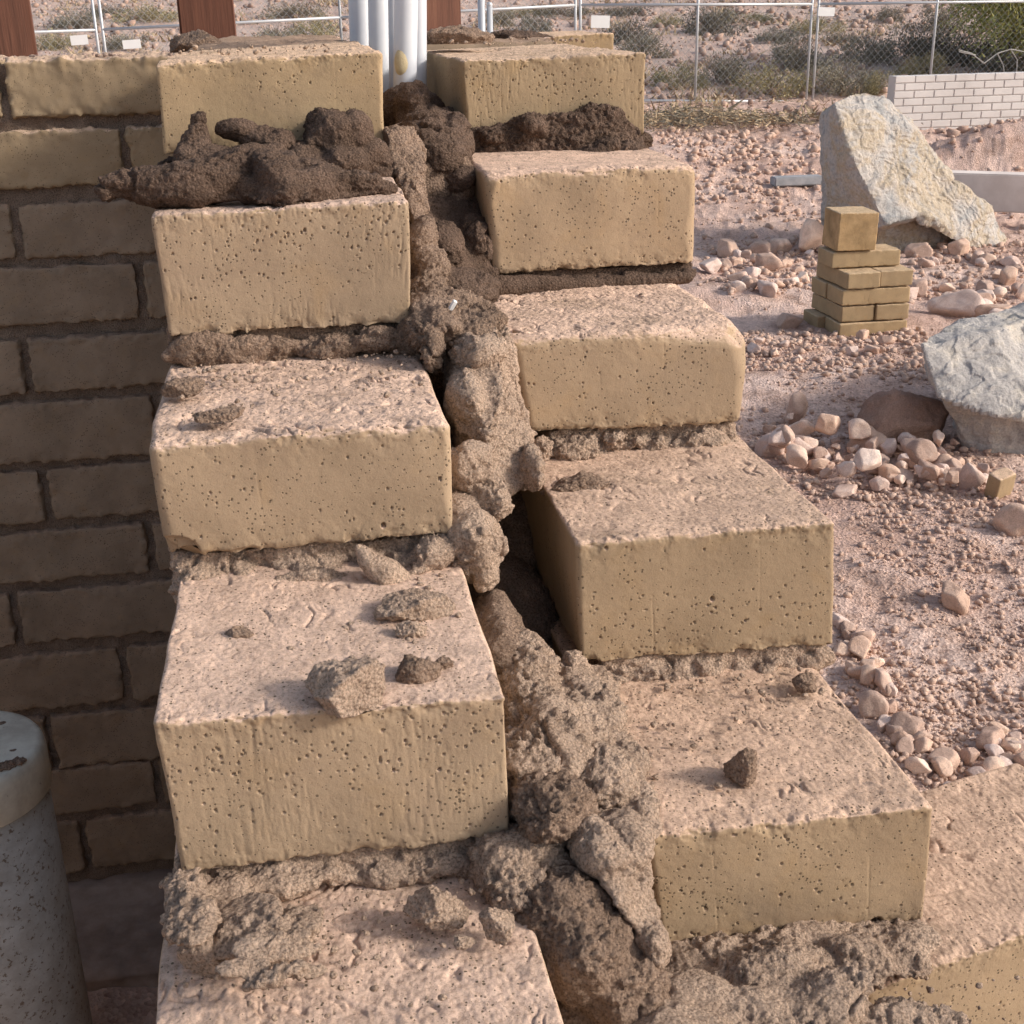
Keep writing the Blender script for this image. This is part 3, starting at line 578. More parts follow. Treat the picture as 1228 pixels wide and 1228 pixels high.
def mat_ground():
    m, nt, b = new_mat('pink_dirt', 0.97, 0.05); P = coords(nt)
    c = mixc(nt, ramp(nt, noise(nt, P, 0.9, 6, 0.65), [(0.38, (0, 0, 0)), (0.62, (1, 1, 1))]), (0.64, 0.44, 0.365), (0.84, 0.64, 0.555))
    c = mixc(nt, ramp(nt, noise(nt, P, 5, 6, 0.7, .5), [(0.45, (0, 0, 0)), (0.66, (0.7,)*3)]), c, (0.40, 0.26, 0.20))
    v = nt.nodes.new('ShaderNodeTexVoronoi'); v.inputs['Scale'].default_value = 85; nt.links.new(P, v.inputs['Vector'])
    sx = nt.nodes.new('ShaderNodeSeparateColor'); nt.links.new(v.outputs['Color'], sx.inputs[0])
    st = ramp(nt, sx.outputs[0], [(0.0, (0.68, 0.62, 0.6)), (0.5, (1, 1, 1)), (0.88, (1.05, 1.05, 1.05)), (0.97, (1.3, 1.32, 1.32))])
    c = mixc(nt, 0.75, c, st, 'MULTIPLY')
    # olive scrub floor far beyond the fence
    sp = nt.nodes.new('ShaderNodeSeparateXYZ'); nt.links.new(P, sp.inputs[0])
    mr = nt.nodes.new('ShaderNodeMapRange'); nt.links.new(sp.outputs[1], mr.inputs[0]); mr.inputs[1].default_value = 16.6; mr.inputs[2].default_value = 18.5
    mm = nt.nodes.new('ShaderNodeMath'); mm.operation = 'MULTIPLY'; nt.links.new(mr.outputs[0], mm.inputs[0])
    nt.links.new(ramp(nt, noise(nt, P, 1.3, 6, 0.7), [(0.4, (0.25,)*3), (0.6, (0.85,)*3)]), mm.inputs[1])
    c = mixc(nt, mm.outputs[0], c, (0.55, 0.44, 0.39))
    nt.links.new(c, b.inputs['Base Color'])
    n1 = noise(nt, P, 130, 7, 0.8); ma = nt.nodes.new('ShaderNodeMath'); ma.operation = 'ADD'
    nt.links.new(n1, ma.inputs[0]); nt.links.new(v.outputs['Distance'], ma.inputs[1])
    bump(nt, b, ma.outputs[0], 0.8, 0.014)
    return m
M['ground'] = mat_ground()
tag(link('ground', mesh_np('ground', np.stack([X_.ravel(), Y_.ravel(), Z_.ravel()], 1), Fq, M['ground'])), kind='structure')

# rock materials
def mat_rock(name, cols, sc=6, strength=0.6, bd=0.02, veins=None):
    m, nt, b = new_mat(name, 0.9, 0.2); P = coords(nt)
    c = ramp(nt, noise(nt, P, sc, 7, 0.66, 0.7), [(0.30+0.4*i/(len(cols)-1), q) for i, q in enumerate(cols)])
    if veins:
        c = mixc(nt, ramp(nt, noise(nt, P, sc*0.45, 5, 0.6, 1.5), [(0.5, (0, 0, 0)), (0.58, (0.8,)*3)]), c, veins)
    oi = nt.nodes.new('ShaderNodeObjectInfo')
    c = mixc(nt, 1.0, c, ramp(nt, oi.outputs['Random'], [(0.0, (0.62, 0.56, 0.53)), (0.3, (0.95, 0.84, 0.74)), (0.5, (0.78, 0.68, 0.62)), (0.75, (1.0, 1.0, 1.02)), (1.0, (1.2, 1.12, 1.0))]), 'MULTIPLY')
    sp = ramp(nt, noise(nt, P, sc*22, 4, 0.7), [(0.33, (0.6, 0.6, 0.6)), (0.52, (1, 1, 1)), (0.75, (1.2, 1.2, 1.2))])
    c = mixc(nt, 0.7, c, sp, 'MULTIPLY'); nt.links.new(c, b.inputs['Base Color'])
    bump(nt, b, noise(nt, P, sc*8, 7, 0.75), strength, bd); return m
M['rock'] = mat_rock('rubble', [(0.55, 0.42, 0.36), (0.74, 0.585, 0.515), (0.84, 0.71, 0.645)], 12, 0.7, 0.008)
M['slab'] = mat_rock('slab_rock', [(0.46, 0.52, 0.57), (0.64, 0.69, 0.72), (0.80, 0.81, 0.80), (0.74, 0.68, 0.55), (0.76, 0.79, 0.80), (0.50, 0.56, 0.60)], 1.9, 0.8, 0.03)
M['boulder'] = mat_rock('boulder_rock', [(0.36, 0.355, 0.37), (0.49, 0.475, 0.475), (0.62, 0.57, 0.50)], 4.5, 0.8, 0.02, None)
M['pinkrock'] = mat_rock('pink_rock', [(0.50, 0.37, 0.32), (0.66, 0.50, 0.44), (0.74, 0.58, 0.52)], 7, 1.0, 0.03)

# gravel: one object of small stones
gp, gs = [], []
def inpoly(poly, n, rs):
    poly = np.array(poly, float); lo, hi = poly.min(0), poly.max(0); out = []
    while len(out) < n:
        p = rs.uniform(lo, hi); c = False; j = len(poly)-1
        for i in range(len(poly)):
            if (poly[i, 1] > p[1]) != (poly[j, 1] > p[1]) and p[0] < (poly[j, 0]-poly[i, 0])*(p[1]-poly[i, 1])/(poly[j, 1]-poly[i, 1])+poly[i, 0]: c = not c
            j = i
        if c: out.append(p)
    return out
rs_ = np.random.default_rng(5)
# world-space scatter: density grows along rubble belts seen right of the wall
n_ = 95000
az_ = rs_.uniform(-0.32, 0.72, n_); rr_ = np.exp(rs_.uniform(math.log(2.0), math.log(17.5), n_)); rr_[60000:] = np.exp(rs_.uniform(math.log(2.2), math.log(5.5), n_-60000))
x_, y_ = CAM[0]+np.sin(az_)*rr_, CAM[1]+np.cos(az_)*rr_
den = fbm(np.stack([x_, y_, 0*x_], 1), 1.3, 3, 81); road = 1-.85*sstep(8.3, 9.2, rr_)*sstep(13.2, 11.5, rr_); keep = (rs_.uniform(size=n_) < np.clip(0.35+1.9*den, 0.03, 1)*road) & ~((x_ < 1.0) & (y_ < 2.3))
x_, y_, rr_ = x_[keep], y_[keep], rr_[keep]; sz_ = (0.0024+0.0016*rr_*0.35)*(0.7+2.2*rs_.uniform(size=len(x_))**5)*(0.9+0.06*rr_)
ex_ = []
for poly, n0 in (([(900, 505), (1050, 500), (1140, 520), (1240, 600), (1228, 650), (1050, 610), (900, 570)], 700), ([(842, 285), (990, 285), (990, 350), (842, 350)], 420), ([(1085, 285), (1240, 295), (1240, 395), (1085, 350)], 500),
                 ([(890, 400), (1110, 395), (1120, 460), (890, 445)], 700), ([(1000, 740), (1040, 760), (1240, 850), (1240, 960), (1130, 960), (1060, 900)], 520), ([(780, 150), (990, 170), (990, 215), (830, 260)], 300)):
    for p in inpoly(poly, n0, rs_):
        g, t = ground_hit(p[0], p[1]); ex_.append((g[0], g[1], t*(2.2+5.5*rs_.uniform()**3)/F))
ex_ = np.array(ex_); x_ = np.concatenate([x_, ex_[:, 0]]); y_ = np.concatenate([y_, ex_[:, 1]]); sz_ = np.concatenate([sz_, ex_[:, 2]/1.35])
z_ = gzd(x_, y_)
tiny = [rockshape(700+i, 1) for i in range(10)]
tag(link('gravel', scatter_mesh('gravel', np.stack([x_, y_, z_], 1), sz_*1.35, M['rock'], tiny, 4)), 'loose pink and grey gravel covering the dirt yard', 'gravel', kind='stuff')

# ------------------------------------------------------------------ individual rocks
rockmesh = []
for i in range(16):
    q, T = rockshape(900+i, 4, 12 if i % 2 else 9, 0.05)
    w1, _ = worley(q*1.0, 3.1, 900+i); q = q*(1+0.03*(0.5-w1))[:, None]
    q = q*(1+0.02*fbm(q, 9, 3, i))[:, None]
    rockmesh.append(mesh_np('rock', q, T, M['rock'], False))
pinkmesh = mesh_np('rock', *rockshape(33, 6, 14, 0.13), M['pinkrock'], True)
def rock(px, py, wpx, label, group=None, hpx=None, me=None, name='rock', seed=0, zoff=0.0, cat='rock'):
    """px,py = middle of rock in the photo, wpx its width there"""
    hpx = hpx or wpx*0.75; p, t = ground_hit(px, py+hpx*0.32); s = wpx/2*t/F; hz = hpx/2*t/F/0.62
    rs = random.Random(seed*31+int(px*7+py*13)); o = link(name, me or rockmesh[rs.randrange(16)])
    o.location = (p[0], p[1], p[2]+hz*0.30+zoff); o.scale = (s*1.06, s*0.95, hz*0.95)
    o.rotation_euler = (rs.uniform(-.25, .25), rs.uniform(-.25, .25), rs.uniform(0, 6.28) if not hpx or abs(hpx/wpx-.75) < .3 else rs.uniform(-.3, .3))
    return tag(o, label, cat, group)
singles = [(955, 490, 38, 52, 'upright pale rock standing left of the heap beside the grey boulder'), (962, 532, 42, 32, 'rounded pale rock in front of the upright rock in the heap'),
 (925, 540, 34, 30, 'brown rock at the left end of the heap beside the grey boulder'), (1042, 530, 50, 38, 'angular pale rock in the middle of the heap, left of the pink brown rock'),
 (1165, 572, 34, 42, 'upright wedge shaped rock below the grey boulder'), (1216, 626, 46, 36, 'pale angular rock at the right edge, below the yellow broken brick'),
 (1143, 714, 44, 38, 'single pale yellowish rock alone on the gravel right of the squarish block'), (1012, 592, 44, 18, 'flat brown stone lying on the gravel left of the lone pale rock'),
 (972, 288, 50, 52, 'largest pinkish rock in the rubble left of the stack of bricks'), (1098, 305, 34, 28, 'white grey rock at the foot of the standing slab, beside the brick stack'),
 (1148, 303, 28, 26, 'tan rock at the foot of the standing slab on its right'), (1145, 365, 60, 34, 'broad brown rock right of the stack of bricks'),
 (1094, 345, 26, 22, 'pale rock touching the right side of the brick stack'), (1182, 238, 20, 12, 'small orange stone before the low concrete kerb'),
 (1188, 372, 46, 28, 'brown rock behind the grey boulder, near the right edge'), (947, 385, 30, 24, 'grey rock on the gravel left of the foot of the brick stack')]
for i, (a, b_, w_, h_, lb) in enumerate(singles): rock(a, b_, w_, lb, None, h_, seed=i)
o = rock(1090, 505, 112, 'broad pink brown boulder against the left side of the grey boulder', None, 82, me=pinkmesh, name='boulder', cat='boulder')
def heap(poly, n, smin, smax, label, group, seed, stack=0.0):
    rs = np.random.default_rng(seed)
    for (a, b_) in inpoly(poly, n, rs):
        w_ = smin+(smax-smin)*rs.uniform()**2.6
        rock(a, b_, w_, label, group, seed=seed, zoff=stack*rs.uniform()*w_*0.003)
heap([(905, 520), (960, 505), (1050, 540), (1140, 525), (1190, 580), (1215, 610), (1150, 590), (1060, 585), (985, 575), (915, 545)], 118, 12, 40, 'pale fist sized stone in the heap beside the grey boulder', 'stones heaped beside the grey boulder', 101, 1.0)
heap([(1062, 868), (1125, 862), (1228, 875), (1250, 955), (1160, 958), (1100, 925)], 32, 26, 44, 'rounded cobble in the row behind the long lower right block', 'rounded cobbles behind the long lower right block', 102)
heap([(1003, 745), (1030, 760), (1075, 840), (1090, 885), (1060, 880), (1010, 800)], 24, 20, 40, 'rounded cobble beside the right edge of the right stack', 'cobbles along the right edge of the right stack', 103)
heap([(842, 300), (930, 292), (985, 300), (985, 345), (900, 350), (845, 340)], 36, 12, 38, 'pinkish rubble stone left of the stack of bricks', 'rubble left of the stack of bricks', 104)
heap([(1085, 295), (1160, 300), (1228, 310), (1240, 370), (1150, 385), (1092, 350)], 40, 12, 38, 'pinkish rubble stone right of the stack of bricks', 'rubble right of the stack of bricks', 105)
heap([(900, 405), (1000, 405), (1100, 400), (1110, 450), (1000, 440), (900, 435)], 30, 9, 24, 'small stone in the belt in front of the stack of bricks', 'stones before the stack of bricks', 106)

# boulders from hulls
def hulls(name, label, sets, mat, voxel, seed, amp=0.03, facet=0.0):
    bm = bmesh.new()
    for pts in sets:
        vs = [bm.verts.new(Vector([float(v) for v in p])) for p in pts]
        r = bmesh.ops.convex_hull(bm, input=vs)
        bmesh.ops.delete(bm, geom=[g for g in r['geom_interior'] if isinstance(g, bmesh.types.BMVert)], context='VERTS')
    me = remesh(bm, voxel); c, n = get_np(me)
    w, _ = worley(c*np.array([1, 1, 1.4]), 2.6, seed)
    d = amp*fbm(c, 2.2, 5, seed, 0.6)-amp*1.0*(w-0.5)*0.6
    w, _ = worley(c, 7, seed+1); d -= amp*0.35*(w-.5)+amp*.5*np.clip(1-np.abs(fbm(c, 3, 2, seed+4))*8, 0, 1)*.4
    t_ = fbm(c*np.array([1, 1, 1.6]), 1.8, 4, seed+8, .55)*5; fl = np.floor(t_); d += amp*1.5*((fl+sstep(.82, 1, t_-fl))/5)
    d += amp*.25*fbm(c, 14, 4, seed+11, .6)
    me.vertices.foreach_set('co', (c+n*d[:, None]).astype(np.float32).ravel()); me.update(); me.name = name
    me.polygons.foreach_set('use_smooth', np.zeros(len(me.polygons), bool)); me.materials.clear(); me.materials.append(mat)
    o = link(name, me); recentre(o); return tag(o, label, 'boulder')
g, _ = ground_hit(1100, 302); yb = g[1]
def bk(pts, th): return pts+[np.array(p)+np.array([0.05, th, 0]) for p in pts]
A1 = [pt(1000, 121, yb+.1), pt(1014, 172, yb-.05), pt(1032, 212, yb-.2), pt(1062, 268, yb-.35), pt(1083, 250, yb-.25), pt(1024, 109, yb+.25), pt(1062, 118, yb+.3), pt(1088, 152, yb+.2), pt(1120, 180, yb+.15), pt(1140, 215, yb+.1), pt(1110, 256, yb-.15),
      pt(983, 140, yb+.55), pt(980, 200, yb+.5), pt(986, 262, yb+.45), pt(1000, 300, yb+.4), pt(1060, 112, yb+.8), pt(1110, 170, yb+.8), pt(1145, 215, yb+.8), pt(1000, 128, yb+.7)]
B1 = [pt(1082, 252, yb-.22), pt(1112, 258, yb-.22), pt(1140, 275, yb-.2), pt(1152, 297, yb-.15), pt(1203, 304, yb-.05), pt(1211, 288, yb+.1), pt(1184, 246, yb+.1), pt(1148, 222, yb+.1), pt(1110, 215, yb+.05), pt(1205, 285, yb+.5), pt(1180, 246, yb+.6), pt(1140, 222, yb+.6)]
C1 = [pt(1055, 255, yb+.0), pt(1110, 255, yb+.05), pt(1142, 275, yb+.1), pt(1152, 308, yb+.05), pt(1050, 312, yb+.0), pt(985, 250, yb+.5), pt(985, 310, yb+.45), pt(1150, 260, yb+.7), pt(1150, 310, yb+.7), pt(1000, 300, yb+.8)]
hulls('boulder', 'tall standing slab of grey and yellow rock leaning behind the stack of bricks', [A1, B1, C1], M['slab'], 0.014, 201, 0.030)
g, _ = ground_hit(1180, 556); yb2 = g[1]
A2 = [pt(1105, 412, yb2+.35), pt(1112, 402, yb2+.45), pt(1150, 385, yb2+.6), pt(1228, 362, yb2+.8), pt(1330, 350, yb2+.8), pt(1400, 420, yb2+.5), pt(1126, 477, yb2+.12), pt(1190, 499, yb2-.02), pt(1188, 398, yb2+.35), pt(1260, 505, yb2-.1), pt(1380, 520, yb2),
      pt(1109, 440, yb2+.5), pt(1230, 370, yb2+1.3), pt(1400, 400, yb2+1.3), pt(1150, 420, yb2+1.2)]
B2 = [pt(1128, 476, yb2+.22), pt(1190, 499, yb2+.08), pt(1260, 500, yb2), pt(1155, 545, yb2+.2), pt(1180, 572, yb2+.12), pt(1300, 600, yb2), pt(1400, 560, yb2+.2), pt(1400, 470, yb2+.5), pt(1160, 480, yb2+1.1), pt(1160, 545, yb2+1.0), pt(1400, 560, yb2+1.1)]
hulls('boulder', 'large blue grey boulder cut by the right edge of the picture', [A2, B2], M['boulder'], 0.010, 202, 0.024)

# broken brick at the foot of the boulder
def brick_np(name, w, l, h, mat, seed, fine=0.22, r0=0.008, pits=1.0):
    fc = [(-w/2, 0, h), (w/2, 0, h), (w/2, 0, 0), (-w/2, 0, 0)]
    return block_mesh(name, fc, l, mat, seed, r0=r0, fine=fine, pits=pits, wrinkle=0.5)
g, t = ground_hit(1203, 600)
o = link('broken_brick', brick_np('broken_brick', .10, .07, .12, M['adobe_gold'], 77)); o.location = (g[0], g[1], g[2]-.01); o.rotation_euler = (0.25, -.15, .3)
tag(o, 'broken stub of yellowish brick standing between stones at the right edge', 'brick')

# ------------------------------------------------------------------ stack of bricks
g, t = ground_hit(1044, 402); yb3 = g[1]; zb = g[2]-0.02
xr = onY(1090, 380, yb3)[0]; xl = onY(1007, 380, yb3)[0]; w3 = xr-xl; hgt = (onY(1044, 300, yb3+.05)[2]-onY(1044, 403, yb3)[2])/5
wid = w3/2-0.006; lng = w3*0.98
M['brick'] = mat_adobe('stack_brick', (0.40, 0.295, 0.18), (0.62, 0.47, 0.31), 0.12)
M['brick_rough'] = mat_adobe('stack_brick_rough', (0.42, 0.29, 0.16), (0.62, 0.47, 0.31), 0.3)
long_ = brick_np('adobe_brick', lng, wid, hgt-.007, M['brick'], 301); head_ = brick_np('adobe_brick', wid-.006, lng, hgt-.007, M['brick'], 302)
gb = 'bricks stacked on the gravel before the standing slab'
def sb(me, x, y, lv, label, rz=0.0):
    o = link('adobe_brick', me); o.location = (x, y, zb+lv*hgt); o.rotation_euler = (0, 0, rz); tag(o, label, 'brick', gb)
xm = (xl+xr)/2
sb(long_, xm, yb3, 0, 'front brick of the bottom course of the brick stack, laid long side forward')
sb(long_, xm-.05, yb3+wid+.01, 0, 'brick behind the front one in the bottom course, its end showing at the left', .02)
sb(head_, xl+wid/2+.012, yb3+.01, 1, 'left brick of the second course from the bottom of the stack', .02)
sb(head_, xr-wid/2, yb3+.0, 1, 'right brick of the second course from the bottom of the stack', -.01)
sb(long_, xm, yb3, 2, 'front brick of the middle course of the stack, laid long side forward', .01)
sb(long_, xm-.01, yb3+wid+.008, 2, 'rear brick of the middle course of the stack', .0)
sb(head_, xl+wid/2+.022, yb3-.02, 3, 'left brick of the fourth course of the stack, top face in view', .03)
sb(head_, xr-wid/2+.004, yb3-.005, 3, 'right brick of the fourth course of the stack, top face in view', 0)
o_x = onY((1001+1077)/2, 310, yb3+.12)[0]
sb(long_, o_x, yb3+.12, 4, 'single brick of the fifth course, under the standing block at the top', -.01)
c0 = onY(1003, 300, yb3+.10); c1 = onY(1050, 298, yb3+.10); hh_ = onY(1025, 253, yb3+.1)[2]-onY(1025, 299, yb3+.1)[2]
me = brick_np('adobe_brick', c1[0]-c0[0], .24, hh_, M['brick_rough'], 303, 0.4, pits=3.0)
o = link('adobe_brick', me); o.location = ((c0[0]+c1[0])/2, yb3+.10, zb+5*hgt); o.rotation_euler = (.03, .02, .0); tag(o, 'topmost brick of the stack, standing upright with a coarse pitted face', 'brick', gb)

# ------------------------------------------------------------------ rear left wall
YW = 1.9
rows = [(69, 138), (157, 222), (245, 306), (319, 386), (405, 466), (481, 550), (561, 621), (636, 692), (706, 766), (783, 845), (857, 918), (922, 973), (986, 1044)]
joint = {0: (2, -280), 1: (150, -130), 2: (18, -255), 3: (169, -120), 4: (30, -250), 5: (190, -90), 6: (53, -220), 7: (180, -95), 8: (17, -255), 9: (150, -120), 10: (60, -220), 11: (190, -90), 12: (101, -170)}
wall = empty('adobe_wall', (0, YW, -1.43), 'shaded running bond adobe wall with recessed mortar behind the left stack', 'wall')
wall.location = (0, 0, 0)
XE = 0.02
Vs, Fs, off = [], [], 0
def rbox(lo, hi, seed, n=(26, 8, 10)):
    lo, hi = np.array(lo, float), np.array(hi, float); sz = hi-lo; out = []; fcs = []; o_ = 0
    ax = [np.linspace(0, sz[i], n[i]) for i in range(3)]
    for a, b_, c_, val, fl in ((0, 2, 1, 0, 0), (0, 2, 1, 1, 1), (0, 1, 2, 1, 0), (0, 1, 2, 0, 1), (1, 2, 0, 0, 1), (1, 2, 0, 1, 0)):
        A, B = np.meshgrid(ax[a], ax[b_], indexing='ij'); P = np.zeros((A.size, 3)); P[:, a] = A.ravel(); P[:, b_] = B.ravel(); P[:, c_] = val*sz[c_]
        i = np.arange(A.size).reshape(A.shape); q = np.stack([i[:-1, :-1], i[1:, :-1], i[1:, 1:], i[:-1, 1:]], -1).reshape(-1, 4)
        out.append(P); fcs.append((q[:, ::-1] if fl else q)+o_); o_ += len(P)
    P = np.concatenate(out); r = 0.008+0.003*perlin(P*20+seed, seed)[:, None]
    Q = np.minimum(np.maximum(P, r), sz-r); D = P-Q; nn = D/np.maximum(np.linalg.norm(D, axis=1, keepdims=True), 1e-9); G = Q+nn*r+lo
    e_ = np.exp(-np.minimum(np.minimum(P[:, 2], sz[2]-P[:, 2]), np.minimum(P[:, 0], sz[0]-P[:, 0]))/.012)
    d = 0.006*fbm(G, 8, 3, seed)+(0.0010+0.008*e_)*fbm(G, 38, 4, seed+1, .6)-0.006*np.exp(-np.minimum(P[:, 2], sz[2]-P[:, 2])/.008)*np.abs(fbm(G, 40, 2, seed+2))
    return G+nn*d[:, None], np.concatenate(fcs)
BL = 0.475
for ri, (a, b_) in enumerate(rows):
    zt, zb_ = onY(100, a, YW)[2], onY(100, b_, YW)[2]; xj = onY(joint[ri][0], (a+b_)/2, YW)[0]
    xs = [xj-BL*k for k in range(0, 5)][::-1]+([xj+BL] if xj < XE-.1 else []); xs = [x for x in xs if x < XE]+[XE]
    for x0, x1 in zip(xs[:-1], xs[1:]):
        if x1-x0 < .05: continue
        js = random.uniform(-.004, .004)
        P, Q = rbox((x0+.009, YW+js, zb_-.004), (x1-.006, YW+.24, zt+(.004 if ri else 0)), ri*31+int(x0*50), (120, 24, 34)); Vs.append(P); Fs.append(Q+off); off += len(P)
    if ri == 1:
        tag(link('top_courses_painted_lit', mesh_np('top_courses_painted_lit', np.concatenate(Vs), np.concatenate(Fs), M['adobe_gold']), wall), 'top courses with sunlight painted in as a paler colour'); Vs, Fs, off = [], [], 0  # upper courses get a lighter material, sunlight painted into their colour
link('masonry', mesh_np('masonry', np.concatenate(Vs), np.concatenate(Fs), M['adobe_rear']), wall)
zt0 = onY(100, 69, YW)[2]; zbot = onY(100, 1060, YW)[2]
nx, nz = 500, 420
gx_, gz_ = np.meshgrid(np.linspace(-2.3, XE, nx), np.linspace(zbot, zt0-.01, nz), indexing='ij')
Pm = np.stack([gx_.ravel(), np.full(gx_.size, YW+.015), gz_.ravel()], 1); Pm[:, 1] += .012*fbm(Pm, 18, 4, 5, .6)
i = np.arange(gx_.size).reshape(gx_.shape); q = np.stack([i[:-1, :-1], i[1:, :-1], i[1:, 1:], i[:-1, 1:]], -1).reshape(-1, 4)
n0 = len(Pm); bx = np.array([[-2.3, YW+.22, zbot], [XE, YW+.22, zbot], [XE, YW+.22, zt0-.01], [-2.3, YW+.22, zt0-.01]])
corner = [i[0, 0], i[-1, 0], i[-1, -1], i[0, -1]]
extra_f = np.array([[n0+1, n0, n0+3, n0+2], [corner[3], corner[2], n0+2, n0+3], [corner[1], n0+1, n0+2, corner[2]], [n0, corner[0], corner[3], n0+3]])
link('mortar', mesh_np('mortar', np.concatenate([Pm, bx]), np.concatenate([q, extra_f]), M['mortar_rear']), wall)
# courses running back from the stacks to the rear wall (seen only from the side)
core = empty('wall_core', (0, 0, 0), 'plain adobe courses running back from both stacks behind their front blocks', 'wall')
Vs, Fs, off = [], [], 0; Vm, Fm, om = [], [], 0
for side, x0, x1, yfn, zfn in (('l', .004, .246, yL, zL), ('r', .365, .59, yR, zR)):
    for k in range(-8, 6):
        if k >= 1: y0 = yfn(k)+.475
        elif k == 0: y0 = yfn(0)+(.475 if side == 'r' else .02)
        else: y0 = yfn(0)+.03
        zt_ = zfn(k)
        if zt_-.115 < -1.6 or y0 > 1.85: continue
        yy = y0; c_ = 0
        while yy < 1.86:
            y2 = min(yy+.46, 1.88); P, Q = rbox((x0, yy, zt_-.113), (x1, y2-.01, zt_-.002), k*7+c_+(99 if side == 'r' else 0), (16, 24, 8)); Vs.append(P); Fs.append(Q+off); off += len(P); yy = y2; c_ += 1
        P, Q = rbox((x0+.01, y0+.012, zt_-.137), (x1-.01, 1.87, zt_-.110), 400+k, (10, 40, 4)); Vm.append(P); Fm.append(Q+om); om += len(P)
link('masonry', mesh_np('masonry', np.concatenate(Vs), np.concatenate(Fs), M['adobe_rear']), core)
link('mortar', mesh_np('mortar', np.concatenate(Vm), np.concatenate(Fm), M['mortar_rear']), core)
# cavity core fill low down so no daylight shows
bm = bmesh.new(); box(bm, (.305, .9, -.98), (.055, .95, .62)); box(bm, (.305, 1.32, .05), (.05, .55, .25)); box(bm, (.305, 1.2, -.3), (.05, .65, .3))
mudobj('cavity_fill', 'dark mud packed deep in the cavity between the two stacks', bm, M['mud_damp'], 90, 0.012, 1.0, 0.6, cat='mud')

# wall top pieces behind the topmost blocks
fc = [onY(664, 42, 1.95), onY(736, 40, 1.95), onY(736, 90, 1.95), onY(664, 92, 1.95)]
o = link('adobe_block', block_mesh('adobe_block', fc, .3, M['adobe_gold'], 91, fine=.5)); recentre(o); tag(o, 'distant adobe block whose lit upper edge peeps over the topmost right block', 'adobe block')
fc = [onY(575, 49, 1.92), onY(661, 45, 1.92), onY(661, 95, 1.92), onY(575, 95, 1.92)]
o = link('adobe_block', block_mesh('adobe_block', fc, .3, M['adobe'], 92, fine=.5)); recentre(o); tag(o, 'distant adobe block covered with dark mud behind the topmost right block', 'adobe block')
clod('brown heap of mud on the wall before the middle brown post', 236, 50, onY(236, 58, 1.6)[2], 62, 30, 22, M['mud_damp'])
clod('wide brown heap of mud on the wall before the right brown post', 545, 44, onY(545, 50, 1.3)[2], 84, 20, 23, M['mud_damp'])
clod('low dark strip of mud right of the heap before the right brown post', 620, 44, onY(620, 49, 1.5)[2], 66, 13, 24, M['mud_wet'])
# pink dust ridge on top of the rear wall
pp, ss = [], []
for i in range(420): pp.append((random.uniform(-2.0, .0), YW+random.uniform(.0, .22), zt0-.001)); ss.append(random.uniform(.002, .007))
for i in range(120): pp.append((random.uniform(.02, .2), random.uniform(1.25, 1.85), zL(5)-.03)); ss.append(random.uniform(.002, .008))
tag(link('wall_top_dust', scatter_mesh('wall_top_dust', np.array(pp), np.array(ss), M['pinkrock'], tiny, 9)), 'pink grit along the top of the rear wall', 'grit', kind='stuff')

# unseen wall added beyond the left edge to shade the rear wall from sky
Vs, Fs, off = [], [], 0
for ri in range(10):
    zt_ = zt0-.436-ri*.1455
    for j in range(9):
        y0 = YW-.02-.475*(j+.5*(ri % 2)); P, Q = rbox((-2.0, y0-.465, zt_-.125), (-1.72, y0, zt_), 900+ri*9+j, (10, 30, 8)); Vs.append(P); Fs.append(Q+off); off += len(P)
P, Q = rbox((-1.98, -2.3, -1.6), (-1.74, YW, zt0-.45), 1200, (10, 60, 30)); Vs.append(P); Fs.append(Q+off)
link('masonry', mesh_np('masonry', np.concatenate(Vs), np.concatenate(Fs), M['adobe_rear']), wall)  # added sky blocker, not the rear wall's own masonry

# footing ledge
def mat_plain(name, c, c2=None, sc=8, rough=.9, spec=.2, bs=.3, bd=.003, lo=.4, hi=.62):
    m, nt, b = new_mat(name, rough, spec); P = coords(nt)
    nt.links.new(mixc(nt, ramp(nt, noise(nt, P, sc, 6, .65), [(lo, (0, 0, 0)), (hi, (1, 1, 1))]), c, c2 or tuple(x*1.2 for x in c)), b.inputs['Base Color'])
    bump(nt, b, noise(nt, P, sc*12, 5, .7), bs, bd); return m
M['footing'] = mat_plain('footing', (0.25, 0.19, 0.16), (0.38, 0.30, 0.26), 9)
bm = bmesh.new(); box(bm, (-1.05, YW-.08, zbot-.10), (1.2, .26, .10)); box(bm, (-1.05, YW-.42, zbot-.20), (1.2, .42, .14))
me = remesh(bm, .012); c, n = get_np(me); d = .010*fbm(c, 8, 4, 3)+.006*fbm(c, 40, 3, 4)
me.vertices.foreach_set('co', (c+n*d[:, None]).astype(np.float32).ravel()); me.polygons.foreach_set('use_smooth', np.ones(len(me.polygons), bool)); me.materials.clear(); me.materials.append(M['footing'])
o = link('concrete_footing', me); recentre(o); tag(o, 'shaded stepped concrete footing below the rear wall, strewn with dirt', 'footing')

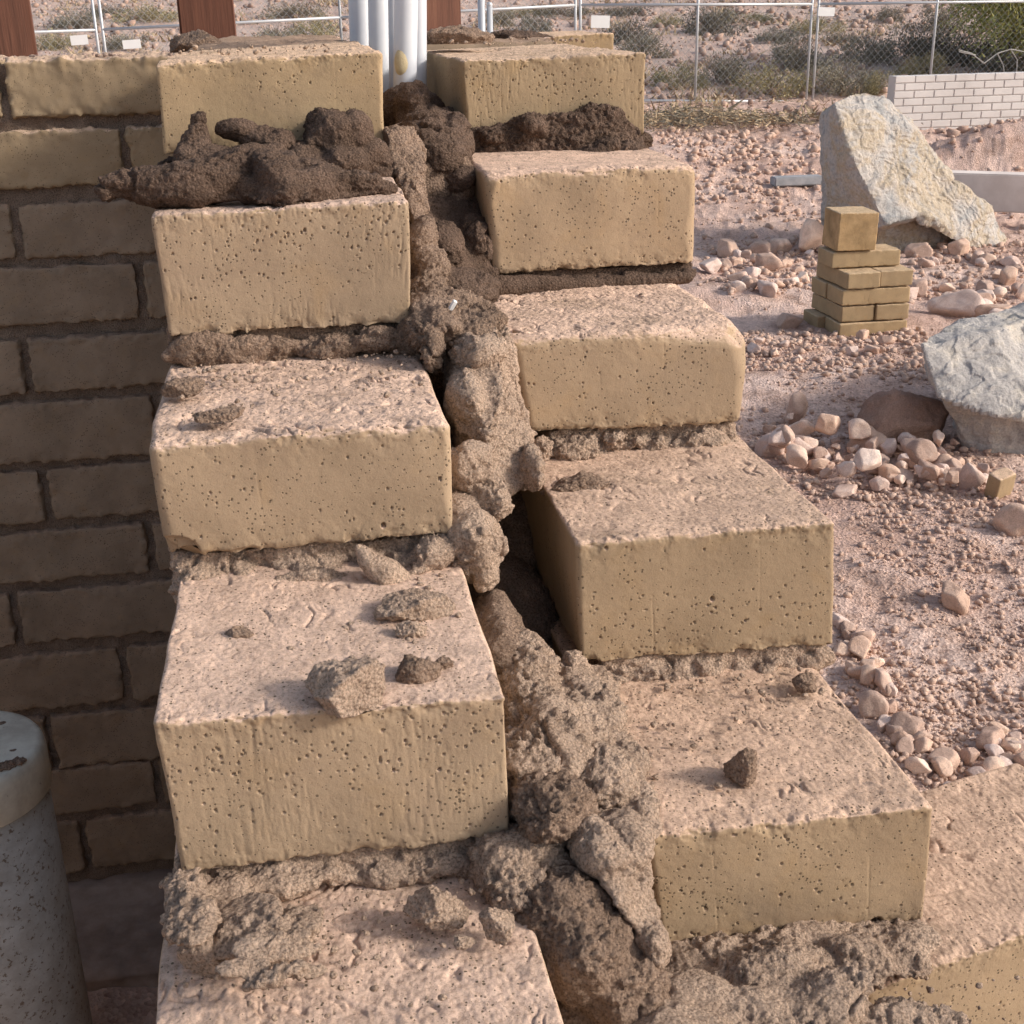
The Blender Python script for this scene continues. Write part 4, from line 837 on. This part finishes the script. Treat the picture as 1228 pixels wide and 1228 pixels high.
# ------------------------------------------------------------------ capped pipe
def mat_dirty(name, white, dirt, amount, sc=40):
    m, nt, b = new_mat(name, .55, .4); P = coords(nt)
    a = ramp(nt, noise(nt, P, sc, 5, .7), [(amount, (0, 0, 0)), (amount+.05, (1, 1, 1))])
    bb = ramp(nt, noise(nt, P, sc*.2, 4, .7), [(.4, (0, 0, 0)), (.65, (.75,)*3)])
    c = mixc(nt, bb, white, tuple((w_+d_)/2 for w_, d_ in zip(white, dirt)))
    nt.links.new(mixc(nt, a, c, dirt), b.inputs['Base Color']); bump(nt, b, a, .4, .002); return m
M['pvc_cap'] = mat_dirty('white_plastic_dirty', (.72, .70, .60), (.16, .11, .08), .66, 70)
M['pvc_body'] = mat_dirty('plastic_body_dirty', (.56, .54, .50), (.24, .18, .13), .57, 110)
pc = onY(-52, 900, 1.15); sc_ = np.dot(pc-CAM, FW)/F; R0 = 100*sc_
pipe = empty('capped_pipe', (pc[0], pc[1], -1.45), 'upright white plastic pipe stub with a mud spattered cap at the left edge', 'pipe')
def lathe(prof, seg=96):
    bm = bmesh.new(); rings = []
    for r_, z_ in prof: rings.append([bm.verts.new((r_*math.cos(2*math.pi*i/seg), r_*math.sin(2*math.pi*i/seg), z_)) for i in range(seg)])
    for a, b_ in zip(rings[:-1], rings[1:]):
        for i in range(seg): bm.faces.new((a[i], a[(i+1) % seg], b_[(i+1) % seg], b_[i]))
    bm.faces.new(rings[0][::-1]); bm.faces.new(rings[-1]); return bm
ztop = pc[2]+1.45
caph = .085
o = link('cap', bm_mesh('cap', lathe([(R0*.985, ztop-caph), (R0*1.0, ztop-caph+.002), (R0*1.0, ztop-.02), (R0*.985, ztop-.008), (R0*.95, ztop-.001), (R0*.9, ztop), (R0*.5, ztop+.004), (.002, ztop+.005)]), M['pvc_cap'], True), pipe)
o = link('pipe', bm_mesh('pipe', lathe([(R0*.955, -.1), (R0*.955, ztop-caph+.003)]), M['pvc_body'], True), pipe)
for q in ((8, 918, .032, .006, .012), (-5, 870, .02, .004, .01), (15, 900, .008, .003, .006), (-30, 930, .02, .004, .02)):
    p = onZ(q[0], q[1], pc[2]+.002)
    bm = bmesh.new(); ell(bm, p, (q[2], q[4], q[3]), (0, 0, .5)); mudobj('mud_splash', 'dark crumbs of mud lying on the cap of the plastic pipe stub', bm, M['mud_damp'], int(q[0]+40), .002, .5, .7, cat='mud', group='mud crumbs on the pipe cap')

# ------------------------------------------------------------------ conduits
M['conduit'] = mat_plain('conduit_pvc', (.60, .62, .68), (.68, .70, .74), 5, .35, .5, .1, .001)
M['primer'] = mat_plain('yellow_primer', (.50, .40, .24), (.62, .52, .34), 30, .6, .3)
cond = [(428, 432, 1.45, 26, 'leftmost white plastic conduit rising behind the topmost left block'), (451, 452, 1.40, 26, 'second white plastic conduit from the left behind the topmost left block'),
        (469, 470, 1.30, 14, 'middle white plastic conduit, half hidden by the one with the yellowish smear'), (482, 479, 1.12, 28, 'white plastic conduit with a yellowish smear near its foot'),
        (497, 497, 1.2, 22, 'rightmost white plastic conduit beside the topmost right block')]
for i, (xt, xb_, yy, wpx, lb) in enumerate(cond):
    b0 = onY(xb_, 96, yy); tp = onY(xt, -30, yy); s_ = np.dot(b0-CAM, FW)/F; r_ = wpx*s_/2
    root = empty('conduit_pipe', (b0[0], b0[1], b0[2]-.12), lb, 'pipe', 'white plastic conduits rising from the cavity')
    d_ = tp-b0; d_ /= np.linalg.norm(d_)
    bm = bmesh.new(); tube(bm, (0, 0, 0), tuple((b0-np.array(root.location))+d_*0.75), r_, seg=32, caps=False)
    link('tube', bm_mesh('tube', bm, M['conduit'], True), root)
    if i == 3:
        bm = bmesh.new(); rel = onY(481, 72, yy)-np.array(root.location)
        ell(bm, tuple(rel+np.array([.001, -r_*.55, -.004])), (r_*.7, r_*.55, .022)); link('primer_stain', bm_mesh('primer_stain', bm, M['primer'], True), root)
b0 = onY(486, 5, 1.18)

# ------------------------------------------------------------------ brown posts
def mat_wood():
    m, nt, b = new_mat('stained_post', .7, .3); P = coords(nt); mp = nt.nodes.new('ShaderNodeMapping'); mp.inputs['Scale'].default_value = (14, 14, .7); nt.links.new(P, mp.inputs[0])
    nt.links.new(ramp(nt, noise(nt, mp.outputs[0], 4, 6, .65, .4), [(.3, (.095, .040, .026)), (.55, (.145, .060, .038)), (.75, (.19, .085, .052))]), b.inputs['Base Color'])
    bump(nt, b, noise(nt, mp.outputs[0], 10, 5, .7), .4, .006); return m
M['post'] = mat_wood()
def post(xl_, xr_, xs_, D, rot, label):
    a = onY(xl_, 60, D); b_ = onY(xr_, 60, D); w_ = (b_[0]-a[0]); g_ = gz0(a[0], D)
    bm = bmesh.new(); box(bm, (w_/2, w_/2, 2.2), (w_/2, w_/2, 2.2)); bmesh.ops.bevel(bm, geom=bm.edges[:], offset=.008, segments=2, affect='EDGES')
    root = link('wooden_post', bm_mesh('wooden_post', bm, M['post'])); root.location = (a[0], a[1], float(g_)-.1); root.rotation_euler = (0, 0, rot)
    # sub-base plate
    return tag(root, label, 'post', 'reddish brown posts behind the wall')
post(-70, 42, 46, 3.2, .15, 'reddish brown timber post at the far left edge')
post(218, 284, 303, 4.0, .0, 'reddish brown timber post with a sunlit right side behind the middle mud heap')
post(507, 559, 565, 4.6, .28, 'reddish brown timber post right of the white conduits')

# ------------------------------------------------------------------ fence
def mat_metal(name, c, rough=.45):
    m, nt, b = new_mat(name, rough, .5); b.inputs['Metallic'].default_value = .25; b.inputs['Base Color'].default_value = (*c, 1); return m
M['galv'] = mat_metal('galvanised', (.50, .52, .55)); M['wire'] = mat_metal('chain_wire', (.42, .44, .46)); M['sign'] = mat_plain('white_sign', (.80, .80, .80), (.84, .84, .84), 4, .5)
DF = 16.8
def railz(px):   # measured height of the middle rail
    xs = [0, 115, 300, 410, 566, 693, 835, 978, 1110, 1260]; ys = [46, 36, 24, 21, 12, 6, 7, 5, 3, 1]
    return np.interp(px, xs, ys)
bz = lambda px: np.interp(px, [0, 700, 1060, 1260], [150, 122, 124, 124])
gf = 'chain link panels of the temporary fence'
fl = ['fence panel with two white signs seen left of the middle post', 'fence panel seen between the middle post and the conduits', 'fence panel behind the right brown post and the topmost right block', 'fence panel with one white sign above the brown rubble', 'fence panel behind the white block wall at the right', 'fence panel at the far left behind the left post']
spans = [(123, 408), (408, 690), (696, 974), (982, 1262), (-165, 115)]
lbs = ['chain link fence panel seen between the left and middle brown posts', 'chain link fence panel behind the conduits and the right brown post', 'chain link fence panel with a white sign, above the brown brush debris', 'chain link fence panel behind the standing slab and the white block wall', 'chain link fence panel at the far left with a white sign beside the left post']
def pipe_seg(name, p, q, r, mat, parent, seg=8):
    bm = bmesh.new(); tube(bm, p, q, r, seg=seg); return link(name, bm_mesh(name, bm, mat, True), parent)
for (xa, xb_), lb in zip(spans, lbs):
    dyy = 0.0
    A = onY(xa, railz(xa), DF); B = onY(xb_, railz(xb_), DF); Ab = onY(xa, bz(xa), DF); Bb = onY(xb_, bz(xb_), DF)
    A = np.array([A[0], DF, A[2]]); B = np.array([B[0], DF, B[2]])
    At = A+[0, 0, .85]; Bt = B+[0, 0, .85]; Ab = np.array([A[0], DF, Ab[2]]); Bb = np.array([B[0], DF, Bb[2]])
    o0 = Ab; root = empty('chain_link_fence', o0, lb, 'fence', gf); R = lambda v: tuple(np.array(v)-o0)
    bm = bmesh.new(); r_ = .018
    for p_, q_ in ((Ab-[0, 0, .15], At), (Bb-[0, 0, .15], Bt), (At, Bt), (Ab+[0, 0, .02], Bb+[0, 0, .02]), ((Ab+Bb)/2, (At+Bt)/2), (A, B)): tube(bm, R(p_), R(q_), r_, seg=8)
    link('frame', bm_mesh('frame', bm, M['galv'], True), root)
    bm = bmesh.new(); L_ = B[0]-A[0]; Hh = At[2]-Ab[2]; sp = .10
    def P2(u, v): t = u/L_; base = Ab*(1-t)+Bb*t; return Vector(R(base+np.array([0, .03, v])))
    k = -Hh
    while k < L_:
        u0, v0 = max(k, 0), max(-k, 0); u1 = min(k+Hh, L_); v1 = u1-k
        if u1 > u0:
            for (a0, b0_), (a1, b1) in (((u0, v0), (u1, v1)), ((L_-u0, v0), (L_-u1, v1))):
                p_, q_ = P2(a0, b0_), P2(a1, b1); tube(bm, p_, q_, .0020, seg=3, caps=False)
        k += sp
    link('chain_link_mesh', bm_mesh('chain_link_mesh', bm, M['wire']), root)
    root['_span'] = 0; del root['_span']
    for sx_, sy_, sw, sh, near in ((95, 48, 20, 11, -165), (158, 53, 21, 10, 123), (720, 26, 23, 14, 696), (991, 14, 21, 10, 982)):
        if near == xa:
            c_ = onY(sx_, sy_, DF-.045); s_ = np.dot(c_-CAM, FW)/F; bm = bmesh.new(); box(bm, R(c_), (sw*s_/2, .004, sh*s_/2), (0, rnd(-.08, .08), 0)); link('sign', bm_mesh('sign', bm, M['sign']), root)
# nearer gate posts right of the right brown post
for xx, yt, wpx, lb in ((576, -40, 9, 'thicker galvanised pole right of the right brown post'), (587, 6, 7, 'thinner galvanised pole right of the thick one beside the right brown post')):
    p_ = onY(xx, yt, 13.0); r_ = wpx*np.dot(p_-CAM, FW)/F/2; g_ = float(gz0(p_[0], 13.0))
    bm = bmesh.new(); tube(bm, (0, 0, -.3), (0, 0, p_[2]-g_), r_, seg=14); bmesh.ops.create_icosphere(bm, subdivisions=2, radius=r_*1.1, matrix=Matrix.Translation((0, 0, p_[2]-g_)))
    o = link('fence_post', bm_mesh('fence_post', bm, M['galv'], True)); o.location = (p_[0], 13.0, g_); tag(o, lb, 'post')

# ------------------------------------------------------------------ white block wall
def mat_block():
    m, nt, b = new_mat('white_block', .85, .2); P = coords(nt)
    oi = noise(nt, P, 2.0, 4, .6); c = ramp(nt, oi, [(.3, (.60, .56, .54)), (.7, (.72, .68, .66))])
    nt.links.new(c, b.inputs['Base Color']); bump(nt, b, noise(nt, P, 70, 4, .7), .3, .004); return m
M['cmu'] = mat_block(); M['cmu_joint'] = mat_plain('block_joint', (.58, .54, .52), (.63, .59, .56), 8)
DW = 14.6
a = onY(1074, 91, DW); b_ = onY(1228, 87, DW); zbm = onY(1100, 158, DW)[2]-.5; zt_ = a[2]; pitch = (onY(1100, 91, DW)[2]-onY(1100, 100.2, DW)[2])
root = empty('block_wall', (a[0], DW, zbm), 'low white block wall with pale joints behind the dirt mound at the right', 'wall')
blen = pitch*2.95; bm = bmesh.new(); nrow = int((zt_-zbm)/pitch)
for r_ in range(nrow):
    z1 = zt_-zbm-r_*pitch; x0 = -(r_ % 2)*blen/2
    while x0 < 5.2:
        xa, xb_ = max(x0, 0), x0+blen
        if xb_-xa > .05: box(bm, ((xa+xb_)/2, .1, z1-pitch/2), ((xb_-xa)/2-.008, .1, pitch/2-.007))
        x0 += blen
bmesh.ops.bevel(bm, geom=bm.edges[:], offset=.004, segments=1, affect='EDGES')
link('masonry', bm_mesh('masonry', bm, M['cmu']), root)
bm = bmesh.new(); box(bm, (2.6, .105, (zt_-zbm-.01)/2), (2.6-.006, .092, (zt_-zbm-.01)/2)); link('mortar', bm_mesh('mortar', bm, M['cmu_joint']), root)
# low concrete kerb
M['conc'] = mat_plain('pale_concrete', (.70, .61, .56), (.8, .71, .66), 4)
p0 = onY(1128, 207, 10.6); p1 = onY(1228, 197, 10.2); zg = onY(1228, 242, 10.2)[2]-.1
d_ = p1-p0; L_ = math.hypot(d_[0], d_[1]); bm = bmesh.new(); box(bm, (L_, .12, (p0[2]-zg)/2), (L_*1.4, .12, (p0[2]-zg)/2)); bmesh.ops.bevel(bm, geom=bm.edges[:], offset=.012, segments=2, affect='EDGES')
o = link('concrete_kerb', bm_mesh('concrete_kerb', bm, M['conc'])); o.location = (p0[0], p0[1], zg); o.rotation_euler = (0, -.0, math.atan2(d_[1], d_[0])); tag(o, 'low pale concrete wall running right from behind the standing slab', 'kerb')
# grey board
g, t = ground_hit(955, 224); s_ = t/F; bm = bmesh.new(); box(bm, (0, 0, .04), (30*s_, .09, .045)); bmesh.ops.bevel(bm, geom=bm.edges[:], offset=.012, segments=2, affect='EDGES')
M['board'] = mat_plain('grey_board', (.30, .31, .33), (.4, .4, .42), 9)
o = link('board', bm_mesh('board', bm, M['board'])); o.location = tuple(g); o.rotation_euler = (0, 0, -.05); tag(o, 'grey weathered board lying on the dirt left of the standing slab', 'board')

# ------------------------------------------------------------------ scrub
def mat_leaf(name, a, b_):
    m, nt, b = new_mat(name, .8, .15); oi = nt.nodes.new('ShaderNodeObjectInfo'); P = coords(nt)
    c = ramp(nt, noise(nt, P, 9, 4, .6), [(.35, a), (.65, b_)])
    c = mixc(nt, 1.0, c, ramp(nt, oi.outputs['Random'], [(0, (.75, .78, .8)), (1, (1.2, 1.15, 1.05))]), 'MULTIPLY')
    nt.links.new(c, b.inputs['Base Color']); return m
M['leaf_grey'] = mat_leaf('scrub_grey', (.22, .20, .165), (.36, .335, .27)); M['leaf_olive'] = mat_leaf('scrub_olive', (.27, .245, .15), (.45, .40, .25))
M['leaf_dark'] = mat_leaf('scrub_dark', (.16, .145, .125), (.28, .255, .205)); M['leaf_green'] = mat_leaf('tree_green', (.30, .32, .12), (.55, .54, .22)); M['straw'] = mat_leaf('dry_straw', (.36, .27, .18), (.55, .43, .30))
M['twig'] = mat_plain('twig', (.20, .16, .13), (.32, .27, .23), 9)
def foliage_mesh(name, seed, mat, n=1500, leaf=.035, up=.35, dome=.8, clumps=26):
    rs = np.random.default_rng(seed); cl = rs.normal(size=(clumps, 3)); cl /= np.linalg.norm(cl, axis=1, keepdims=True); cl[:, 2] = np.abs(cl[:, 2]); cl *= rs.uniform(.35, 1.0, (clumps, 1)); cl[:, 2] *= dome
    k = rs.integers(clumps, size=n); c = cl[k]+rs.normal(size=(n, 3))*.13; c[:, 2] = np.abs(c[:, 2])
    d = c/np.maximum(np.linalg.norm(c, axis=1, keepdims=True), .05)+rs.normal(size=(n, 3))*.6; d[:, 2] += up; d /= np.linalg.norm(d, axis=1, keepdims=True)
    s = np.cross(d, rs.normal(size=(n, 3))); s /= np.linalg.norm(s, axis=1, keepdims=True)
    l = leaf*rs.uniform(.7, 2.2, (n, 1)); w_ = leaf*rs.uniform(.25, .6, (n, 1))
    V = np.stack([c-s*w_, c+s*w_, c+d*l], 1).reshape(-1, 3)
    return mesh_np(name, V, np.arange(3*n).reshape(-1, 3), mat, False)
def stems_mesh(seed, n=34):
    rs = np.random.default_rng(seed); bm = bmesh.new()
    for i in range(n):
        a = rs.uniform(0, 6.28); e = rs.uniform(.1, 1.2); p = Vector((0, 0, 0)); d_ = Vector((math.cos(a)*e, math.sin(a)*e, 1)).normalized(); r_ = .012
        for j in range(3):
            q_ = p+d_*rs.uniform(.22, .36); tube(bm, p, q_, r_, r_*.65, 4, False); p = q_; r_ *= .65; d_ = (d_+Vector(rs.normal(size=3)*.35)).normalized()
    return bm_mesh('stems', bm, M['twig'])
fols = {k: [foliage_mesh('foliage', 40+i*7+j, M['leaf_'+k], n=4600, leaf=.036) for i in range(3)] for j, k in enumerate(('grey', 'olive', 'dark'))}
stm = [stems_mesh(i) for i in range(3)]
def shrub(px, py, wpx, hpx, kind, label, group='desert shrubs beyond the fence', seed=0):
    """px,py = base centre"""
    py = max(py, 12); p, t = ground_hit(px, py); rs = random.Random(int(px*3+py*17)); s = wpx/2*t/F/.85; hz = hpx*t/F/.80
    root = empty('shrub', (p[0], p[1], p[2]-.03), label, 'shrub', group); i = rs.randrange(3)
    for nm, me in (('foliage', fols[kind][i]), ('stems', stm[i])):
        o = link(nm, me, root)
    root.scale = (s, s, hz); root.rotation_euler = (0, 0, rs.uniform(0, 6.28)); return root
sh = [(855, 40, 70, 38, 'dark', 'dark grey shrub uppermost on the slope left of the fence joint with white sign'), (870, 98, 64, 34, 'dark', 'dark shrub behind the fence above the brush debris'),
 (770, 66, 60, 30, 'grey', 'grey shrub right of the distant adobe block'), (745, 50, 60, 32, 'dark', 'dark shrub beside the white sign above the distant adobe block'),
 (815, 104, 60, 30, 'olive', 'pale olive shrub just right of the topmost right block'), (925, 110, 90, 36, 'olive', 'broad olive shrub left of the fence joint, near the fence'),
 (955, 85, 70, 40, 'grey', 'grey shrub directly left of the fence joint'), (1010, 110, 80, 38, 'grey', 'grey green shrub above the top of the standing slab'),
 (1045, 75, 80, 34, 'grey', 'grey shrub up the slope right of the fence joint'), (1048, 112, 50, 26, 'olive', 'small olive shrub left of the white block wall'),
 (1065, 26, 36, 18, 'dark', 'small round dark shrub high on the slope'), (1125, 34, 60, 34, 'dark', 'dark shrub before the green tree, high on the slope'),
 (1105, 72, 110, 42, 'dark', 'wide dark grey shrub left of the green tree'), (1160, 75, 110, 46, 'dark', 'wide dark shrub under the green tree'), (1110, 90, 60, 26, 'olive', 'pale olive shrub over the white block wall'),
 (1215, 88, 80, 34, 'grey', 'grey shrub over the right end of the white block wall'), (880, 26, 90, 14, 'olive', 'low olive shrub under the upper fence rail'), (640, 38, 46, 24, 'grey', 'grey shrub above the dark strip of mud'),
 (670, 16, 80, 16, 'dark', 'dark shrub above the rail over the topmost right block'), (750, 18, 60, 16, 'dark', 'low dark shrub above the rail right of the white sign'), (630, 16, 50, 12, 'olive', 'low olive shrub above the rail beside the galvanised poles'),
 (90, 34, 60, 22, 'grey', 'grey shrub above the rail right of the left post'), (70, 58, 50, 22, 'olive', 'olive shrub beside the left brown post'), (150, 60, 60, 20, 'grey', 'grey shrub behind the sign left of the middle post'),
 (180, 26, 70, 20, 'olive', 'olive shrub above the rail left of the middle post'), (130, 18, 60, 16, 'dark', 'dark shrub high left of the middle post'), (330, 55, 60, 24, 'grey', 'grey shrub right of the middle post'),
 (380, 48, 60, 30, 'olive', 'olive shrub left of the conduits'), (350, 20, 70, 20, 'dark', 'dark shrub above the rail right of the middle post'), (395, 60, 40, 18, 'grey', 'grey shrub low beside the leftmost conduit'),
 (600, 30, 40, 22, 'grey', 'grey shrub right of the galvanised poles'), (980, 38, 60, 20, 'olive', 'olive shrub under the white sign on the fence joint'), (930, 50, 60, 18, 'grey', 'low grey shrub in the middle of the slope'), (800, 30, 40, 16, 'olive', 'small olive shrub in the middle of the slope left of the fence stile'),
 (1010, 50, 60, 14, 'dark', 'low dark shrub on the slope right of the fence joint')]
for a in sh: shrub(*a)
# fine dry grass and small weeds on the slope: stuff
rs_ = np.random.default_rng(15); n_ = 420; az_ = rs_.uniform(-.3, .7, n_); rr_ = rs_.uniform(17.6, 38, n_)
x_, y_ = CAM[0]+np.sin(az_)*rr_, CAM[1]+np.cos(az_)*rr_; z_ = gzd(x_, y_)
Vs = []; nb = 34
for i in range(n_):
    hgt_ = rs_.uniform(.05, .2); c = np.array([x_[i], y_[i], z_[i]])+np.c_[rs_.normal(size=(nb, 2))*.16, np.zeros(nb)]
    tip = c+np.c_[rs_.normal(size=(nb, 2))*.09, rs_.uniform(.3, 1, nb)*hgt_]; wv = rs_.normal(size=(nb, 3))*[.012, .012, 0]
    Vs.append(np.stack([c-wv, c+wv, tip], 1).reshape(-1, 3))
V = np.concatenate(Vs); tag(link('dry_grass', mesh_np('dry_grass', V, np.arange(len(V)).reshape(-1, 3), M['straw'], False)), 'dry desert grass and weeds covering the slope beyond the fence', 'grass', kind='stuff')
n_ = 9000; az_ = rs_.uniform(-.3, .7, n_); rr_ = rs_.uniform(17, 40, n_); x_, y_ = CAM[0]+np.sin(az_)*rr_, CAM[1]+np.cos(az_)*rr_
M['slope_rock'] = mat_rock('slope_rock', [(.36, .27, .24), (.48, .38, .35), (.6, .52, .49)], 5, .4, .01)
tag(link('slope_rubble', scatter_mesh('slope_rubble', np.stack([x_, y_, gzd(x_, y_)], 1), .02+.10*rs_.uniform(size=n_)**3, M['slope_rock'], tiny, 8)), 'scattered pale stones on the slope beyond the fence', 'stones', kind='stuff')
# green tree top right
p, t = ground_hit(1200, 84); root = empty('tree', p, 'yellow green desert tree at the top right corner beyond the fence', 'tree'); s_ = t/F
bm = bmesh.new(); rs = np.random.default_rng(2); tips = []
def grow(p_, d_, l, r_, dep):
    q_ = p_+d_*l; tube(bm, p_, q_, r_, r_*.7, 6, False)
    if dep == 0: tips.append(q_); return
    for i in range(3): grow(q_, (d_+Vector(rs.normal(size=3)*.5)).normalized(), l*.72, r_*.62, dep-1)
for i in range(4): grow(Vector((0, 0, 0)), (Vector((rs.normal()*.6, rs.normal()*.6, 1))).normalized(), 62*s_, 2.2*s_, 4)
link('trunk', bm_mesh('trunk', bm, M['twig']), root)
n = 42000; tp = np.array([t_[:] for t_ in tips]); k = rs.integers(len(tp), size=n); c = tp[k]*rs.uniform(.45, 1.05, (n, 1))+rs.normal(size=(n, 3))*.28
d_ = rs.normal(size=(n, 3)); d_[:, 2] += .2; d_ /= np.linalg.norm(d_, axis=1, keepdims=True); s2 = np.cross(d_, rs.normal(size=(n, 3))); s2 /= np.linalg.norm(s2, axis=1, keepdims=True)
V = np.stack([c-s2*.014, c+s2*.014, c+d_*rs.uniform(.05, .14, (n, 1))], 1).reshape(-1, 3); V = V[np.repeat(c[:, 2] > .1, 3)]
link('crown', mesh_np('crown', V, np.arange(len(V)).reshape(-1, 3), M['leaf_green'], False), root)
# bare branches above the block wall
bm = bmesh.new(); y_ = 16.3
for pth in ([(1180, 76), (1196, 64), (1212, 59), (1228, 62)], [(1212, 59), (1220, 72), (1219, 90)], [(1196, 64), (1203, 78), (1205, 90)], [(1228, 62), (1245, 74)], [(1170, 66), (1150, 62)], [(1180, 76), (1165, 64), (1150, 60)]):
    for p_, q_ in zip(pth[:-1], pth[1:]): tube(bm, onY(*p_, y_), onY(*q_, y_), .009, .006, 5)
o = link('bare_branch', bm_mesh('bare_branch', bm, mat_plain('grey_branch', (.42, .40, .38)))); recentre(o); tag(o, 'bare pale grey branches arching above the white block wall', 'branch')
# brush debris pile at fence foot
p, t = ground_hit(830, 150); n = 5200; rs = np.random.default_rng(4)
c = rs.normal(size=(n, 3))*[1.05, .35, .05]; c[:, 2] = np.abs(c[:, 2])+.16*np.exp(-(c[:, 0]/1.0)**2)*rs.uniform(size=n); d_ = rs.normal(size=(n, 3))*[1, 1, .4]; d_ /= np.linalg.norm(d_, axis=1, keepdims=True); s2 = np.cross(d_, rs.normal(size=(n, 3))); s2 /= np.linalg.norm(s2, axis=1, keepdims=True)
V = np.stack([c-s2*.008, c+s2*.008, c+d_*rs.uniform(.04, .15, (n, 1))], 1).reshape(-1, 3)
me = mesh_np('brush_debris', V, np.arange(len(V)).reshape(-1, 3), M['straw'], False); me.materials.append(M['leaf_dark']); me.polygons.foreach_set('material_index', (rs.uniform(size=len(me.polygons)) < .5).astype(np.int32))
o = link('brush_debris', me); o.location = tuple(p); tag(o, 'brown and straw coloured heap of cut brush at the foot of the fence', 'debris')
# little white chip in the cavity
bm = bmesh.new(); box(bm, (0, 0, 0), (.0022, .0022, .0055), (.3, .5, .2)); bmesh.ops.bevel(bm, geom=bm.edges[:], offset=.0006, segments=1, affect='EDGES')
o = link('paint_chip', bm_mesh('paint_chip', bm, M['sign'])); o.location = tuple(pt(543, 366, .472)); tag(o, 'tiny white chip stuck in the mud of the cavity', 'chip')

# ------------------------------------------------------------------ light
SUN = np.array([0.84, -0.32, 0.45]); SUN /= np.linalg.norm(SUN)
el = math.asin(SUN[2]); azs = math.atan2(SUN[0], SUN[1])
w = bpy.data.worlds.new('World'); S.world = w; w.use_nodes = True; nt = w.node_tree
sky = nt.nodes.new('ShaderNodeTexSky'); sky.sky_type = 'NISHITA'; sky.sun_disc = False; sky.sun_elevation = el; sky.sun_rotation = azs; sky.dust_density = 3.0; sky.air_density = 1.0
hs = nt.nodes.new('ShaderNodeHueSaturation'); hs.inputs['Saturation'].default_value = 0.72; nt.links.new(sky.outputs[0], hs.inputs['Color']); nt.links.new(hs.outputs[0], nt.nodes['Background'].inputs[0]); nt.nodes['Background'].inputs[1].default_value = 0.15
sl = bpy.data.lights.new('sun', 'SUN'); sl.energy = 2.65; sl.angle = math.radians(7.5); sl.color = (1.0, 0.92, 0.82)
so = bpy.data.objects.new('sun', sl); COL.objects.link(so); so.rotation_euler = Vector(SUN).to_track_quat('Z', 'Y').to_euler()
S.view_settings.view_transform = 'Standard'; S.view_settings.look = 'None'; S.view_settings.exposure = 0.25; S.view_settings.gamma = 1
S.render.engine = 'CYCLES'; S.render.resolution_x = 1024; S.render.resolution_y = 1024
